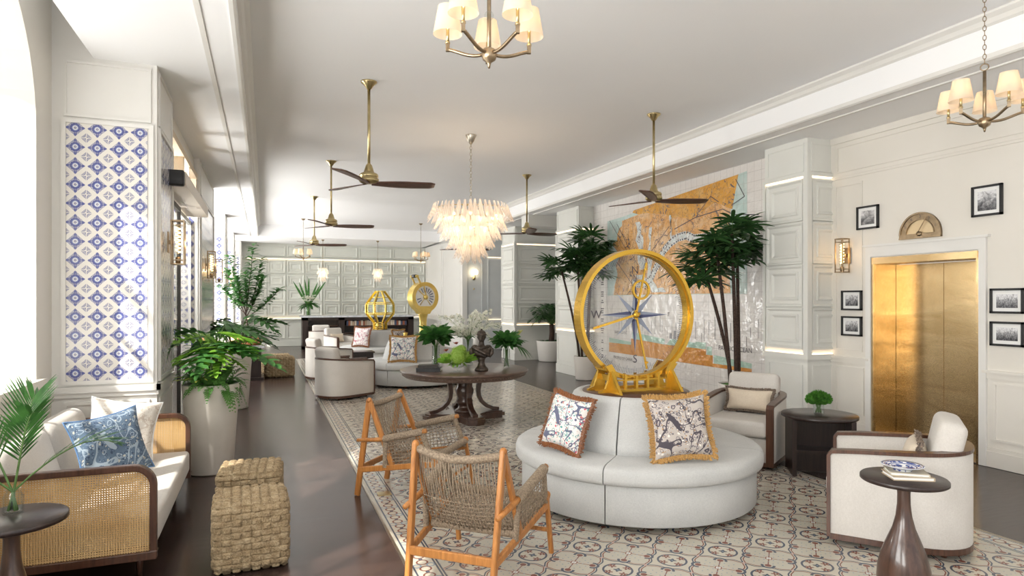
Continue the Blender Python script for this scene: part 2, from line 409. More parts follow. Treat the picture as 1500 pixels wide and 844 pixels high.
PER = .408
def cement_floor():
    m = mat('patterned_cement_tile',(.7,.67,.6),.2); t = NT(m); X, Y, Z = t.xyz(t.coord('Object'))
    # object origin: centre of one medallion at (2.889, 3.488)
    def cell(c): return t.sub(t.m('FRACT', t.addm(t.m('DIVIDE', c, PER), 100.5)), .5)
    u = cell(X); v = cell(Y); au = t.ab(u); av = t.ab(v)
    r = t.dist(u, v, 0, 0); L1 = t.addm(au, av)
    cream = (.60,.55,.455); grey = (.56,.52,.435); blue = (.035,.055,.10); red = (.19,.045,.032); lightb = (.22,.30,.37)
    c = t.mix(t.lt(L1, .5), grey, cream)
    rp = t.dist(au, av, .285, .285)
    out = t.gt(rp, .088)
    sw = t.m('SINE', t.mul(t.sub(au, av), 6.2832)); ll = t.addm(t.sub(L1, .5), t.mul(t.mul(sw, sw), .055))
    c = t.mix(t.mul(t.band(ll, -.030, .017), out), c, blue)
    c = t.mix(t.mul(t.band(ll, .024, .014), out), c, red)
    c = t.mix(t.mul(t.band(rp, .088, .021), t.lt(L1, .60)), c, blue)
    c = t.mix(t.lt(rp, .050), c, red)
    c = t.mix(t.mul(t.lt(t.ab(t.sub(au, av)), .012), t.mul(t.gt(L1, .56), t.lt(L1, .94))), c, red)
    cr = t.sub(1.0, L1)
    c = t.mix(t.band(cr, .060, .010), c, red); c = t.mix(t.lt(cr, .050), c, (.78,.76,.71))
    # medallion
    c = t.mix(t.band(r, .222, .017), c, blue)
    fl = t.dist(t.mx(au, av), t.m('MINIMUM', au, av), .165, 0)
    ang = t.m('ARCTAN2', v, u)
    pet = t.m('MULTIPLY_ADD', t.m('COSINE', t.mul(t.m('ARCTAN2', t.m('MINIMUM',au,av), t.sub(t.mx(au,av), .165)), 5)), .020, .052)
    c = t.mix(t.lt(fl, pet), c, red)
    c = t.mix(t.lt(fl, .012), c, cream)
    c = t.mix(t.lt(t.mul(r, t.m('MULTIPLY_ADD', t.m('COSINE', t.mul(ang, 4)), .3, 1.0)), .05), c, blue)
    c = t.mix(t.lt(r, .016), c, lightb)
    # small dots
    sc = 10.0
    du = t.sub(t.m('FRACT', t.addm(t.mul(u, sc), .5)), .5); dv = t.sub(t.m('FRACT', t.addm(t.mul(v, sc), .5)), .5)
    dots = t.mul(t.lt(t.dist(du, dv, 0, 0), .12), t.gt(L1, .62))
    c = t.mix(dots, c, lightb)
    # crossing square
    cs = t.m('MINIMUM', t.mx(t.ab(t.sub(au, .5)), av), t.mx(au, t.ab(t.sub(av, .5))))
    c = t.mix(t.lt(cs, .022), c, (.62,.45,.40))
    # border: distance from nearest side edge of the 4.08 m carpet of tiles
    eL = t.addm(X, 2.039); eR = t.sub(2.041, X); e = t.m('MINIMUM', eL, eR)
    f2 = t.sub(t.m('FRACT', t.addm(t.m('DIVIDE', Y, PER/2), 100.5)), .5); e2 = t.m('DIVIDE', t.sub(e, .10), PER/2)
    b = cream
    af = t.ab(f2); ae = t.ab(e2)
    rr = t.dist(af, ae, .25, .0)
    b = t.mix(t.band(rr, .17, .03), b, red)
    b = t.mix(t.lt(t.dist(f2, e2, 0, 0), .07), b, blue)
    b = t.mix(t.band(t.dist(af, ae, .5, .22), .12, .028), b, lightb)
    for p, w, k in ((.012,.012,grey),(.03,.006,blue),(.176,.006,blue),(.196,.006,blue)):
        b = t.mix(t.band(e, p, w), b, k)
    c = t.mix(t.lt(e, .204), c, b)
    jt = t.mx(t.gt(t.ab(t.sub(t.m('FRACT', t.addm(t.m('DIVIDE', t.addm(X,.102), .204), 100)), .5)), .492), t.gt(t.ab(t.sub(t.m('FRACT', t.addm(t.m('DIVIDE', t.addm(Y,.102), .204), 100)), .5)), .492))
    c = t.mix(t.mul(jt, .12), c, (.40,.37,.32))
    n = t.noise(5, t.coord('Object'), 4)
    c = t.mix(t.mul(n, .25), c, (.34,.30,.24))
    t.link(c, P(m).inputs['Base Color']); t.link(t.m('MULTIPLY_ADD', n, .18, .08), P(m).inputs['Roughness'])
    return m
M['cement'] = cement_floor()

def azulejo(name, axis, per=.1625, soft=False):
    m = mat(name,(.85,.82,.77),.16); t = NT(m); X, Y, Z = t.xyz(t.coord('Object'))
    H = X if axis == 'x' else Y
    def cell(c, o=0.0): return t.sub(t.m('FRACT', t.addm(t.m('DIVIDE', c, per), 100.5+o)), .5)
    cream = (.78,.75,.69); blue = (.028,.05,.28); mid = (.15,.16,.31)
    u = cell(H); v = cell(Z); L1 = t.addm(t.ab(u), t.ab(v)); r = t.dist(u, v, 0, 0)
    ang = t.m('ARCTAN2', v, u)
    c = cream
    dd = t.sub(t.m('FRACT', t.addm(t.mul(u, 16), .5)), .5); de = t.sub(t.m('FRACT', t.addm(t.mul(v, 16), .5)), .5)
    beads = t.mul(t.lt(t.dist(dd, de, 0, 0), .44), t.mul(t.lt(L1, .44), t.gt(r, .20)))
    c = t.mix(beads, c, blue)
    c = t.mix(t.mul(t.lt(L1, .45), t.mul(t.gt(L1,.30), t.lt(t.m('MINIMUM', t.ab(u), t.ab(v)), .055))), c, blue)
    c = t.mix(t.band(r, .185, .055), c, blue)
    c = t.mix(t.band(r, .115, .02), c, (.50,.58,.75))
    c = t.mix(t.lt(r, .06), c, blue)
    c = t.mix(t.lt(r, .022), c, cream)
    u2 = cell(H,.5); v2 = cell(Z,.5); K = t.addm(t.ab(u2), t.ab(v2))
    dia = t.mul(t.lt(K, .27), t.gt(t.m('MINIMUM', t.ab(u2), t.ab(v2)), .016))
    n2 = t.gt(t.m('SINE', t.mul(t.m('MULTIPLY', u2, v2), 900)), -.6)
    c = t.mix(t.mul(dia, n2), c, mid)
    j = t.mx(t.gt(t.ab(cell(H,.5)), .494), t.gt(t.ab(cell(Z,.5)), .494))
    c = t.mix(t.mul(j, .25), c, (.6,.57,.52))
    n = t.noise(9, t.coord('Object'), 3)
    c = t.mix(t.mul(n, .22), c, (.72,.69,.66))
    t.link(c, P(m).inputs['Base Color'])
    t.link(t.bump(t.noise(22, t.coord('Object'), 2), .12, .01), P(m).inputs['Normal']); return m
M['azul_x'] = azulejo('blue_and_white_tile', 'x')
M['azul_y'] = azulejo('blue_and_white_tile_side', 'y')

def mural_tile():
    m = mat('glazed_white_tile',(.80,.77,.73),.12); t = NT(m); co = t.coord('Object'); X, Y, Z = t.xyz(co)
    def j(c): return t.gt(t.ab(t.sub(t.m('FRACT', t.addm(t.m('DIVIDE', c, .152), 100)), .5)), .484)
    line = t.mx(j(Y), j(Z))
    c = t.mix(t.mul(line, .55), (.80,.765,.73), (.38,.34,.31))
    t.link(c, P(m).inputs['Base Color'])
    t.link(t.bump(t.noise(5.5, co, 3), .55, .05), P(m).inputs['Normal']); return m
M['muraltile'] = mural_tile()
def mural_color(name, stops, scale=3.0, vein=None, base_scale=1):
    m = mat(name, stops[0][1], .14); t = NT(m); co = t.coord('Object'); X, Y, Z = t.xyz(co)
    f = t.noise(scale, co, 8, .62, .6); c = t.ramp(f, stops)
    if vein:
        v = t.noise(scale*2.2, co, 7, .65, 1.2); c = t.mix(t.band(v, .5, .011), c, vein)
        v2 = t.noise(scale*.9, co, 4, .5, .8); c = t.mix(t.band(v2, .46, .006), c, (.16,.13,.13))
    def j(cc): return t.gt(t.ab(t.sub(t.m('FRACT', t.addm(t.m('DIVIDE', cc, .152), 100)), .5)), .486)
    c = t.mix(t.mul(t.mx(j(Y), j(Z)), .45), c, (.35,.25,.18))
    t.link(c, P(m).inputs['Base Color'])
    t.link(t.bump(t.noise(5.5, co, 3), .55, .05), P(m).inputs['Normal']); return m
M['map_land'] = mural_color('map_orange_land', [(.30,(.78,.56,.35)),(.45,(.80,.50,.24)),(.55,(.76,.38,.11)),(.64,(.82,.60,.36)),(.74,(.62,.27,.06))], 1.8, (.42,.22,.10))
M['map_top'] = mural_color('map_amber_land', [(.30,(.80,.48,.15)),(.5,(.74,.36,.055)),(.7,(.82,.58,.26))], 2.0, (.42,.22,.08))
M['map_sea'] = mural_color('map_pale_sea', [(.3,(.60,.70,.66)),(.5,(.52,.66,.62)),(.7,(.72,.76,.73))], 2.5)
M['map_lake'] = mural_color('map_lake', [(.3,(.66,.72,.70)),(.7,(.78,.80,.78))], 2.5, (.50,.42,.36))
M['map_strip'] = mural_color('map_orange_strip', [(.3,(.62,.25,.05)),(.5,(.72,.33,.08)),(.7,(.52,.18,.03))], 3.5)
M['map_green'] = mural_color('map_green_water', [(.3,(.36,.56,.46)),(.7,(.52,.68,.58))], 3)
M['ink'] = mat('dark_ink',(.06,.05,.06),.3)
M['inkgrey'] = mat('grey_ink',(.25,.24,.25),.3)
M['navy'] = mat('navy_ink',(.05,.06,.14),.3)
M['steelblue'] = mat('steel_blue_ink',(.24,.27,.34),.3)

def cane():
    m = mat('woven_cane',(.70,.50,.26),.5); t = NT(m); X, Y, Z = t.xyz(t.coord('Object'))
    s = .0135
    a = t.sub(t.m('FRACT', t.addm(t.m('DIVIDE', X, s), 100)), .5); b = t.sub(t.m('FRACT', t.addm(t.m('DIVIDE', Z, s), 100)), .5)
    hole = t.lt(t.dist(a, b, 0, 0), .27)
    n = t.noise(4, t.coord('Object'), 3)
    t.link(t.ramp(n, [(.3,(.56,.33,.12)),(.7,(.72,.49,.235))]), P(m).inputs['Base Color'])
    tp = t.new('ShaderNodeBsdfTransparent'); mx = t.new('ShaderNodeMixShader')
    t.link(hole, mx.inputs[0]); t.link(P(m).outputs[0], mx.inputs[1]); t.link(tp.outputs[0], mx.inputs[2])
    t.link(mx.outputs[0], t.n['Material Output'].inputs['Surface']); return m
M['cane'] = cane()

def elevator():
    m = mat('brushed_brass_sheet',(.62,.43,.19),.24,1.0); t = NT(m)
    n = t.noise(1.2, t.coord('Object',(1,1,3)), 3, .5, 1.0); k = t.noise(60, t.coord('Object',(1,1,30)), 2)
    t.link(t.ramp(n, [(.3,(.50,.35,.17)),(.7,(.66,.49,.27))]), P(m).inputs['Base Color'])
    t.link(t.bump(t.addm(n, t.mul(k,.02)), .14, .03), P(m).inputs['Normal'])
    t.link(t.m('MULTIPLY_ADD', k, .12, .20), P(m).inputs['Roughness']); return m
M['elev'] = elevator()
def photo(i, dark=.5):
    m = mat('black_and_white_photo_%s' % ('interior','garden','street','pier','hall','cars')[i], (.4,.4,.4), .3); t = NT(m)
    X, Y, Z = t.xyz(t.coord('Object')); co = t.coord('Object',(1,14+i*2,18-i))
    f = t.noise(1.0+.2*i, co, 5, .6, .5+i*.3)
    g = t.addm(t.mul(f, .8), t.m('MULTIPLY_ADD', Z, 1.6+.3*i, .05))
    t.link(t.ramp(g, [(.25,(.03,.03,.035)),(.42,(.22,.22,.23)),(.52,(.45,.45,.46)),(.62,(.75,.75,.76))]), P(m).inputs['Base Color']); return m
PH = [photo(i) for i in range(6)]
def plate_mat():
    m = mat('blue_willow_porcelain',(.85,.87,.9),.12); t = NT(m); X, Y, Z = t.xyz(t.coord('Object'))
    r = t.dist(X, Y, 0, 0); white = (.82,.85,.89); blue = (.03,.07,.30)
    n = t.noise(38, t.coord('Object'), 2)
    c = t.mix(t.mul(t.gt(n, .52), t.lt(r, .062)), white, blue)
    c = t.mix(t.band(r, .072, .004), c, blue); c = t.mix(t.mul(t.gt(n,.47), t.band(r, .088, .009)), c, blue); c = t.mix(t.band(r, .104, .003), c, blue)
    t.link(c, P(m).inputs['Base Color']); return m
M['plate'] = plate_mat()
# =================================================================== ROOM SHELL
Z1, Z2 = 3.80, 4.18
def frame_panel(mb, axis, pos, a0, a1, z0, z1, w=.035, d=.014, sgn=-1, nest=0):
    # picture-frame moulding on a wall. axis 'x': wall plane X=pos, runs along Y; 'y': wall plane Y=pos, runs along X
    def bx(p0, p1, q0, q1, dd):
        lo, hi = (pos, pos+sgn*dd) if sgn > 0 else (pos+sgn*dd, pos)
        if axis == 'x': mb.box(lo, hi, p0, p1, q0, q1)
        else: mb.box(p0, p1, lo, hi, q0, q1)
    bx(a0, a1, z0, z0+w, d); bx(a0, a1, z1-w, z1, d); bx(a0, a0+w, z0+w, z1-w, d); bx(a1-w, a1, z0+w, z1-w, d)
    if nest:
        g = nest
        frame_panel(mb, axis, pos, a0+g, a1-g, z0+g, z1-g, w*.7, d*1.8, sgn)

def coffer(mb, axis, pos, a0, a1, z0, z1, prof, sgn=-1):
    # concentric rectangular mouldings: prof = [(inset, depth), ...]; last ring is filled
    rings = []
    for g, d in prof:
        rings.append([(a0+g,z0+g,d),(a1-g,z0+g,d),(a1-g,z1-g,d),(a0+g,z1-g,d)])
    vs = []
    for r in rings:
        for a, z, d in r: vs.append((pos+sgn*d, a, z) if axis == 'x' else (a, pos+sgn*d, z))
    fs = []
    for i in range(len(rings)-1):
        for j in range(4): fs.append((i*4+j, i*4+(j+1)%4, (i+1)*4+(j+1)%4, (i+1)*4+j))
    k = (len(rings)-1)*4; fs.append((k,k+1,k+2,k+3))
    mb.add(vs, fs, False)
f = MB(); f.box(-2.2, 9.6, -4, 26, -.05, -.004); o = struct('floor', f, M['floor'])
f = MB(); f.box(-2.039, 2.041, -5.5, 15.9, -.004, 0.0); o = struct('floor', f, M['cement']); o.location = (2.889, 3.488, 0)
f = MB()
for x in (.842, 4.932): f.box(x-.008, x+.008, -2, 19.39, -.004, .003)
f.box(.84, 4.94, 19.385, 19.40, -.004, .003)
struct('trim_1', f, M['nickel'])

# ceiling: high coffer with lower side aisles
c = MB()
c.box(-.21, 5.87, -4, 22.3, Z2, Z2+.1)
c.box(-1.385, -.31, -4, 25.4, Z1, Z1+.1); c.box(-.31, -.21, -4, 22.4, Z1, Z2+.1)
c.box(5.87, 9.6, -4, 25.4, Z1, Z1+.1); c.box(5.87, 5.97, -4, 22.4, Z1+.1, Z2+.1)
c.box(-.31, 5.97, 22.3, 25.4, Z1, Z1+.1); c.box(-.31, 5.97, 22.3, 22.4, Z1+.1, Z2+.1)
c.box(-2.2, -1.385, -4, 6.45, 4.32, 4.4); c.box(-1.385, -1.34, -4, 6.45, Z1+.1, 4.4)
c.box(-2.2, -1.385, 7.0, 25.4, Z1+.001, Z1+.1)
struct('ceiling', c, M['ceil'])
t_ = MB()   # crowns and beads
for (x, s) in ((5.87, -1), (-.21, 1)):
    t_.extrude_xz([(x,Z2),(x+s*.09,Z2),(x+s*.09,Z2-.02),(x+s*.05,Z2-.05),(x+s*.03,Z2-.085),(x,Z2-.1)], -4, 22.3)
    t_.extrude_xz([(x,Z1+.045),(x+s*.018,Z1+.04),(x+s*.018,Z1+.0),(x,Z1-.012),(x-s*.03,Z1-.012),(x-s*.03,Z1)], -4, 22.3)
    t_.box(min(x-s*.22,x-s*.26), max(x-s*.22,x-s*.26), -4, 22.4, Z1-.014, Z1)
struct('trim_2', t_, M['white'])
tb = MB(); tb.box(6.0, 9.5, 14.3, 14.75, Z1-.28, Z1); struct('trim_3', tb, M['white'])

# --- right wall with the elevator (plane X = 6.91)
XR = 6.91
w = MB()
w.box(XR, XR+.4, -4, 4.385, 0, Z1); w.box(XR, XR+.4, 5.616, 6.25, 0, Z1); w.box(XR, XR+.4, 4.385, 5.616, 2.215, Z1)
w.box(XR-.012, XR, -4, 6.23, 3.255, 3.285); w.box(XR-.02, XR, -4, 6.23, 3.285, 3.30); w.box(XR-.02, XR, -4, 6.23, 3.72, 3.8)
def panel_rw(a0, a1, z0, z1): frame_panel(w, 'x', XR, a0, a1, z0, z1, .022, .012)
panel_rw(5.76+.0, 6.16, 1.06, 3.18); panel_rw(-1.5, 6.14, 3.34, 3.68)
for a, b in ((5.66, 6.23), (-4, 4.34)):
    w.box(XR-.035, XR, a, b, .955, .985); w.box(XR-.022, XR, a, b, .93, .955); w.box(XR-.018, XR, a, b, .90, .93)
    w.box(XR-.02, XR, a, b, 0, .16); w.box(XR-.012, XR, a, b, .16, .20)
for a, b in ((5.74, 6.16), (3.0, 4.24), (1.6, 2.85), (.2, 1.45)): panel_rw(a, b, .27, .86)
for a, b in ((3.0, 4.24),): panel_rw(a, b, 1.06, 1.10) if False else None
struct('wall_right', w, M['wall'])
cas = MB()
for a, b in ((4.30, 4.372), (5.63, 5.70)): cas.box(XR-.03, XR, a, b, 0, 2.228)
cas.box(XR-.03, XR, 4.30, 5.70, 2.228, 2.35); cas.box(XR-.045, XR, 4.27, 5.73, 2.35, 2.375)
struct('trim_4', cas, M['white'])

el = thing('door_1', 'brushed brass elevator door', 'door', (7.2, 5.0, 0))
del el['label']; del el['category']; el['kind'] = 'structure'
fr = MB()
fr.box(-.29, .12, -.616, -.585, 0, 2.19); fr.box(-.29, .12, .585, .616, 0, 2.19); fr.box(-.315, .12, -.616, .616, 2.14, 2.215)
fr.box(-.305, -.29, -.628, -.60, 0, 2.215); fr.box(-.305, -.29, .60, .628, 0, 2.215)
part('door_frame', fr, M['elev'], el)
for a, b in ((-.582, -.012), (-.006, .582)):
    d = MB(); d.box(0.06, .09, a, b, 0.01, 2.135); part('door_leaf', d, M['elev'], el)
d = MB(); d.box(-.29, .09, -.585, .585, .0, .008); part('door_sill', d, M['nickel'], el)

# --- panelled columns on the right, coves lit
def cove_column(name, x0, x1, y0, y1, south=True, depthx=None, rows=4):
    w = MB(); w.box(x0, x1, y0, y1, 0, Z1)
    L = MB()
    h0, h1 = 1.03, 3.30
    for (ax, pos, a0, a1, sg) in (('x', x0, y0, y1, -1), ('y', y0, x0, x1, -1)):
        g = .055 if (a1-a0) > .5 else .045
        hh = (h1-h0-.04)/rows
        for i in range(rows):
            q = min(1.0, (a1-a0)/.62)
            coffer(w, ax, pos, a0+g, a1-g, h0+.02+i*hh+.006, h0+.02+(i+1)*hh-.006, [(0,0),(.004,.034),(.022*q,.034),(.045*q,.012),(.085*q,.012),(.090*q,.030),(.105*q,.030),(.135*q,.010)], sg)
        frame_panel(w, ax, pos, a0+g, a1-g, 3.37, 3.74, .02, .012, sg)
        frame_panel(w, ax, pos, a0+g+.02, a1-g-.02, .27, .86, .02, .012, sg)
        def bx(mb, p0, p1, q0, q1, dd):
            lo, hi = pos+sg*dd, pos
            if ax == 'x': mb.box(lo, hi, p0, p1, q0, q1)
            else: mb.box(p0, p1, lo, hi, q0, q1)
        e0 = a0-(.035 if ax == 'x' else 0); e1 = a1
        bx(w, a0-(.022 if ax == 'x' else 0), e1, 0, .20, .022); bx(w, e0, e1, .93, 1.00, .035)
        bx(w, e0, a0+.04, 1.0, 3.305, .035); bx(w, a1-.04, a1, 1.0, 3.305, .035); bx(w, e0, e1, 3.305, 3.35, .035)
        bx(L, a0+.05, a1-.05, 3.292, 3.304, .03); bx(L, a0+.05, a1-.05, 1.002, 1.012, .03)
    o = struct(name, w, M['palesage']); l = struct('cove_light', L, M['led'], o)
    return o
cove_column('wall_right', 6.51, 7.3, 6.235, 6.985)
cove_column('wall_right', 6.50, 9.6, 12.62, 13.75)
o = cove_column('wall_right', 6.59, 8.15, 16.70, 17.74)
# --- mural wall and everything beyond
w = MB(); w.box(6.88, 7.3, 6.985, 12.62, 0, Z1); struct('wall_right', w, M['muraltile'])
w = MB(); w.box(9.5, 9.7, 13.75, 21, 0, Z1); struct('wall_right', w, M['greywall'])
w = MB()
w.box(6.45, 9.6, 20.9, 21.1, 0, Z1)
for a, b in ((6.45, 7.05), (7.22, 8.5)): frame_panel(w, 'y', 20.9, a, b, 1.12, 3.15, .05, .02)
w.box(6.48, 9.5, 20.87, 20.9, .93, 1.03); w.box(6.48, 9.5, 20.87, 20.9, 0, .2); w.box(6.48, 9.5, 20.86, 20.9, 3.2, 3.3)
o = struct('wall_back', w, M['greywall'])
L = MB(); L.box(7.2, 9.4, 20.85, 20.865, 3.185, 3.20); L.box(7.2, 9.4, 20.85, 20.865, 1.03, 1.04); struct('cove_light', L, M['led'], o)
w = MB(); w.prism([(6.0,24.99),(6.30,20.86),(6.47,20.86),(6.47,25.2),(6.0,25.2)], 0, Z1-.002)
def slant(u, z, d):  # point on slanted face
    return (6.0+.30*u-d, 25.0-4.1*u, z)
for z0_, z1_, u0, u1 in ((.27,.9,.04,.48),(.27,.9,.52,.96),(1.1,2.1,.04,.48),(1.1,2.1,.52,.96),(2.15,3.7,.04,.48),(2.15,3.7,.52,.96)):
    for (ua, ub, za, zb) in ((u0,u1,z0_,z0_+.03),(u0,u1,z1_-.03,z1_),(u0,u0+.012,z0_,z1_),(u1-.012,u1,z0_,z1_)):
        p = [slant(ua,za,0),slant(ub,za,0),slant(ub,zb,0),slant(ua,zb,0)]; q = [slant(ua,za,.015),slant(ub,za,.015),slant(ub,zb,.015),slant(ua,zb,.015)]
        w.add(p+q, [(4,5,6,7),(0,1,5,4),(1,2,6,5),(2,3,7,6),(3,0,4,7)], False)
w.add([slant(0,.93,.04),slant(1,.93,.04),slant(1,1.0,.04),slant(0,1.0,.04),slant(0,.93,0),slant(1,.93,0),slant(1,1.0,0),slant(0,1.0,0)],[(0,1,2,3),(3,2,6,7),(0,4,5,1)],False)
struct('wall_right', w, M['white'])

# --- back wall with coffered panelling and two lines of cove light
YB = 25.0
w = MB(); w.box(-2.2, 6.6, YB, YB+.3, 0, Z1)
x0 = -.57; cw = .655
for i in range(10):
    a = x0+i*cw; b = min(a+cw, 5.98)
    if b-a < .3: continue
    for k in range(4):
        z0 = 1.09+k*.53
        coffer(w, 'y', YB, a+.025, b-.025, z0+.02, z0+.51, [(0,0),(.006,.055),(.035,.055),(.075,.015),(.115,.015),(.12,.045),(.14,.045),(.175,.012)], -1)
for i in range(5):
    a = x0+i*cw*2; b = min(a+cw*2, 5.98)
    coffer(w, 'y', YB, a+.03, b-.03, 3.32, 3.74, [(0,0),(.004,.03),(.03,.03),(.06,.008)])
    coffer(w, 'y', YB, a+.03, (a+b)/2-.02, .28, .92, [(0,0),(.004,.03),(.03,.03),(.06,.008)]); coffer(w, 'y', YB, (a+b)/2+.02, b-.03, .28, .92, [(0,0),(.004,.03),(.03,.03),(.06,.008)])
w.box(-1.6, 6.0, YB-.05, YB, 0, .2); w.box(-1.6, 6.0, YB-.10, YB, .965, 1.03); w.box(-1.6, 6.0, YB-.09, YB, 3.235, 3.29)
o = struct('wall_back', w, M['sage'])
L = MB(); L.box(-.6, 5.98, YB-.085, YB-.06, 3.215, 3.233); L.box(-.6, 5.98, YB-.09, YB-.07, 1.03, 1.043); struct('cove_light', L, M['led'], o)

# --- left wall: window bays and tiled columns
XW, XO = -1.69, -2.12
def arch_wall(name, Y0, Y1, wins, sill, spring, ztop, mt):
    w = MB()
    cuts = [Y0]
    for a, b in wins: cuts += [a, b]
    cuts.append(Y1)
    for i in range(0, len(cuts), 2): w.box(XO-.1, XW, cuts[i], cuts[i+1], 0, ztop)
    for a, b in wins:
        r = (b-a)/2; cy = (a+b)/2; n = 24
        w.box(XO-.1, XW, a, b, 0, sill)
        pts = [(cy-r*cos(pi*k/n), spring+r*sin(pi*k/n)) for k in range(n+1)]
        for k in range(n):
            (ya, za), (yb, zb) = pts[k], pts[k+1]
            v = [(x,ya,za) for x in (XO-.1,XW)]+[(x,yb,zb) for x in (XO-.1,XW)]+[(x,ya,ztop) for x in (XO-.1,XW)]+[(x,yb,ztop) for x in (XO-.1,XW)]
            w.add(v, [(0,1,3,2),(1,5,7,3),(4,0,2,6),(5,4,6,7)], True if False else False)
        w.box(XW, XW+.05, a-.1, b+.1, sill-.06, sill)
    o = struct(name, w, mt); return o
arch_wall('wall_left', -4, 6.46, [(-2.6,-.32),(.55,2.83),(3.78,6.06)], 1.07, 3.05, 4.32, M['wall'])
def window(n, a, b, sill, spring, arched=True):
    root = bpy.data.objects.new('window_%d' % n, None); COL.objects.link(root); root.location = (XO+.02, (a+b)/2, sill); root['kind'] = 'structure'
    r = (b-a)/2; s = spring-sill; fmb = MB(); g = MB()
    for y in (-r+.03, r-.03): fmb.box(-.03, .03, y-.03, y+.03, 0, s)
    fmb.box(-.03, .03, -r, r, 0, .06)
    nv = 4
    for k in range(1, nv): 
        y = -r+2*r*k/nv; top = s+(sqrt(max(r*r-y*y,0)) if arched else 0)
        fmb.box(-.018, .018, y-.014, y+.014, .06, top)
    z = .5
    while z < s: fmb.box(-.018, .018, -r, r, z-.014, z+.014); z += .5
    fmb.box(-.03, .03, -r, r, s-.03, s+.03)
    if arched:
        fmb.tube([(0, -(r-.03)*cos(pi*k/24), s+(r-.03)*sin(pi*k/24)) for k in range(25)], .03, 6)
        g.add([(0,0,s)]+[(0,-(r-.02)*cos(pi*k/24), s+(r-.02)*sin(pi*k/24)) for k in range(25)], [(0,k+1,k+2) for k in range(24)], False)
    else: fmb.box(-.03,.03,-r,r,s-.05,s)
    g.add([(0,-r+.02,.03),(0,r-.02,.03),(0,r-.02,s),(0,-r+.02,s)], [(0,1,2,3)], False)
    part('window_frame', fmb, M['white'], root); part('glass_pane', g, M['pane'], root)
for i, (a, b) in enumerate([(-2.6,-.32),(.55,2.83),(3.78,6.06)]): window(i+1, a, b, 1.07, 3.05)
def rect_wall(Y0, Y1, a, b):
    w = MB(); w.box(XO-.1, XW, Y0, a, 0, Z1); w.box(XO-.1, XW, b, Y1, 0, Z1); w.box(XO-.1, XW, a, b, 0, .6); w.box(XO-.1, XW, a, b, 3.3, Z1)
    struct('wall_left', w, M['wall'])
rect_wall(13.1, 16.9, 13.5, 16.5); window(4, 13.5, 16.5, .6, 3.3, False)
rect_wall(17.7, 21.4, 18.1, 21.0); window(5, 18.1, 21.0, .6, 3.3, False)
rect_wall(22.2, 25.0, 22.5, 24.5); window(6, 22.5, 24.5, .6, 3.3, False)

XP = -.90
def left_column(y0, y1, xf=XP, top=Z1, front=True):
    w = MB(); w.box(XW-.4, xf, y0, y1, 0, top)
    if y0 < 7: w.box(XW-.4, -1.385, y0, y1, top, 4.32)
    a0, a1 = -1.60, xf-.055
    frame_panel(w, 'y', y0, a0-.0, a1+.01, 3.28, 3.76, .02, .014)
    frame_panel(w, 'y', y0, a0-.02, a1+.03, .97, 3.26, .035, .022)
    frame_panel(w, 'y', y0, a0, a1, .22, .82, .025, .014)
    w.box(XW, xf+.03, y0-.035, y0, .90, .955); w.box(XW, xf+.015, y0-.02, y0, .86, .90); w.box(XW, xf, y0-.02, y0, 0, .16)
    b0, b1 = y0+.08, y1-.08
    frame_panel(w, 'x', xf, b0, b1, 3.28, 3.76, .02, .014, 1)
    frame_panel(w, 'x', xf, b0-.02, b1+.02, .97, 3.26, .035, .022, 1)
    frame_panel(w, 'x', xf, b0, b1, .22, .82, .025, .014, 1)
    w.box(xf, xf+.03, y0-.035, y1+.02, .90, .955); w.box(xf, xf+.02, y0, y1, 0, .16)
    o = struct('wall_left', w, M['white'])
    g = MB(); g.box(a0+.015-(-1.518), a1-.02+1.518, -.008, 0, 1.005-1.07, 3.225-1.07)
    q = struct('tile_panel', g, M['azul_x'], o); q.location = (-1.518, y0, 1.07)
    g = MB(); g.box(0, .008, b0+.015-y0, b1-.015-y0, 1.005-1.07, 3.225-1.07)
    q = struct('tile_panel', g, M['azul_y'], o); q.location = (xf, y0, 1.07)
left_column(6.45, 7.46); left_column(10.45, 13.1); left_column(16.9, 17.7); left_column(21.4, 22.2); left_column(24.3, 25.0, -.78)

# --- entrance between the first two columns: glass doors, gilt transom, header box
w = MB(); w.box(-1.3, -.98, 7.46, 10.45, 3.55, Z1); struct('wall_left', w, M['wall'])
g = MB(); g.box(-2.3, -2.15, 7.46, 10.45, 0, Z1); o = struct('wall_left', g, M['greywall'])
g = MB(); g.box(-2.15, -2.14, .4, 2.6, 0.0, 2.4); q = struct('tile_panel', g, M['azul_y'], o); q.location = (0, 7.46, .5)
e = bpy.data.objects.new('door_2', None); COL.objects.link(e); e.location = (-.96, 7.46, 0); e['kind'] = 'structure'
tr = MB()
for y0, y1 in ((0,.09),(1.35,1.43),(2.0,2.07),(2.9,2.99)): tr.box(-.10, .02, y0, y1, 3.05, 3.55)
tr.box(-.10, .03, 0, 2.99, 3.48, 3.56); tr.box(-.10, .02, 0, 2.99, 3.03, 3.10)
part('transom_frame', tr, mat('bleached_oak',(.62,.50,.36),.5), e)
tp = MB(); tp.box(-.05, -.04, .09, 2.9, 3.1, 3.48); part('transom_pane', tp, M['pane'], e)
hb = MB(); hb.box(-.10, .21, -.22, 2.5, 2.875, 3.01); part('header_box', hb, mat('pale_ash_casing',(.70,.62,.52),.45), e)
hc = MB(); hc.rbox((.03, -.26, 2.935), (.34, .09, .16), .02); part('end_cap', hc, M['black'], e)
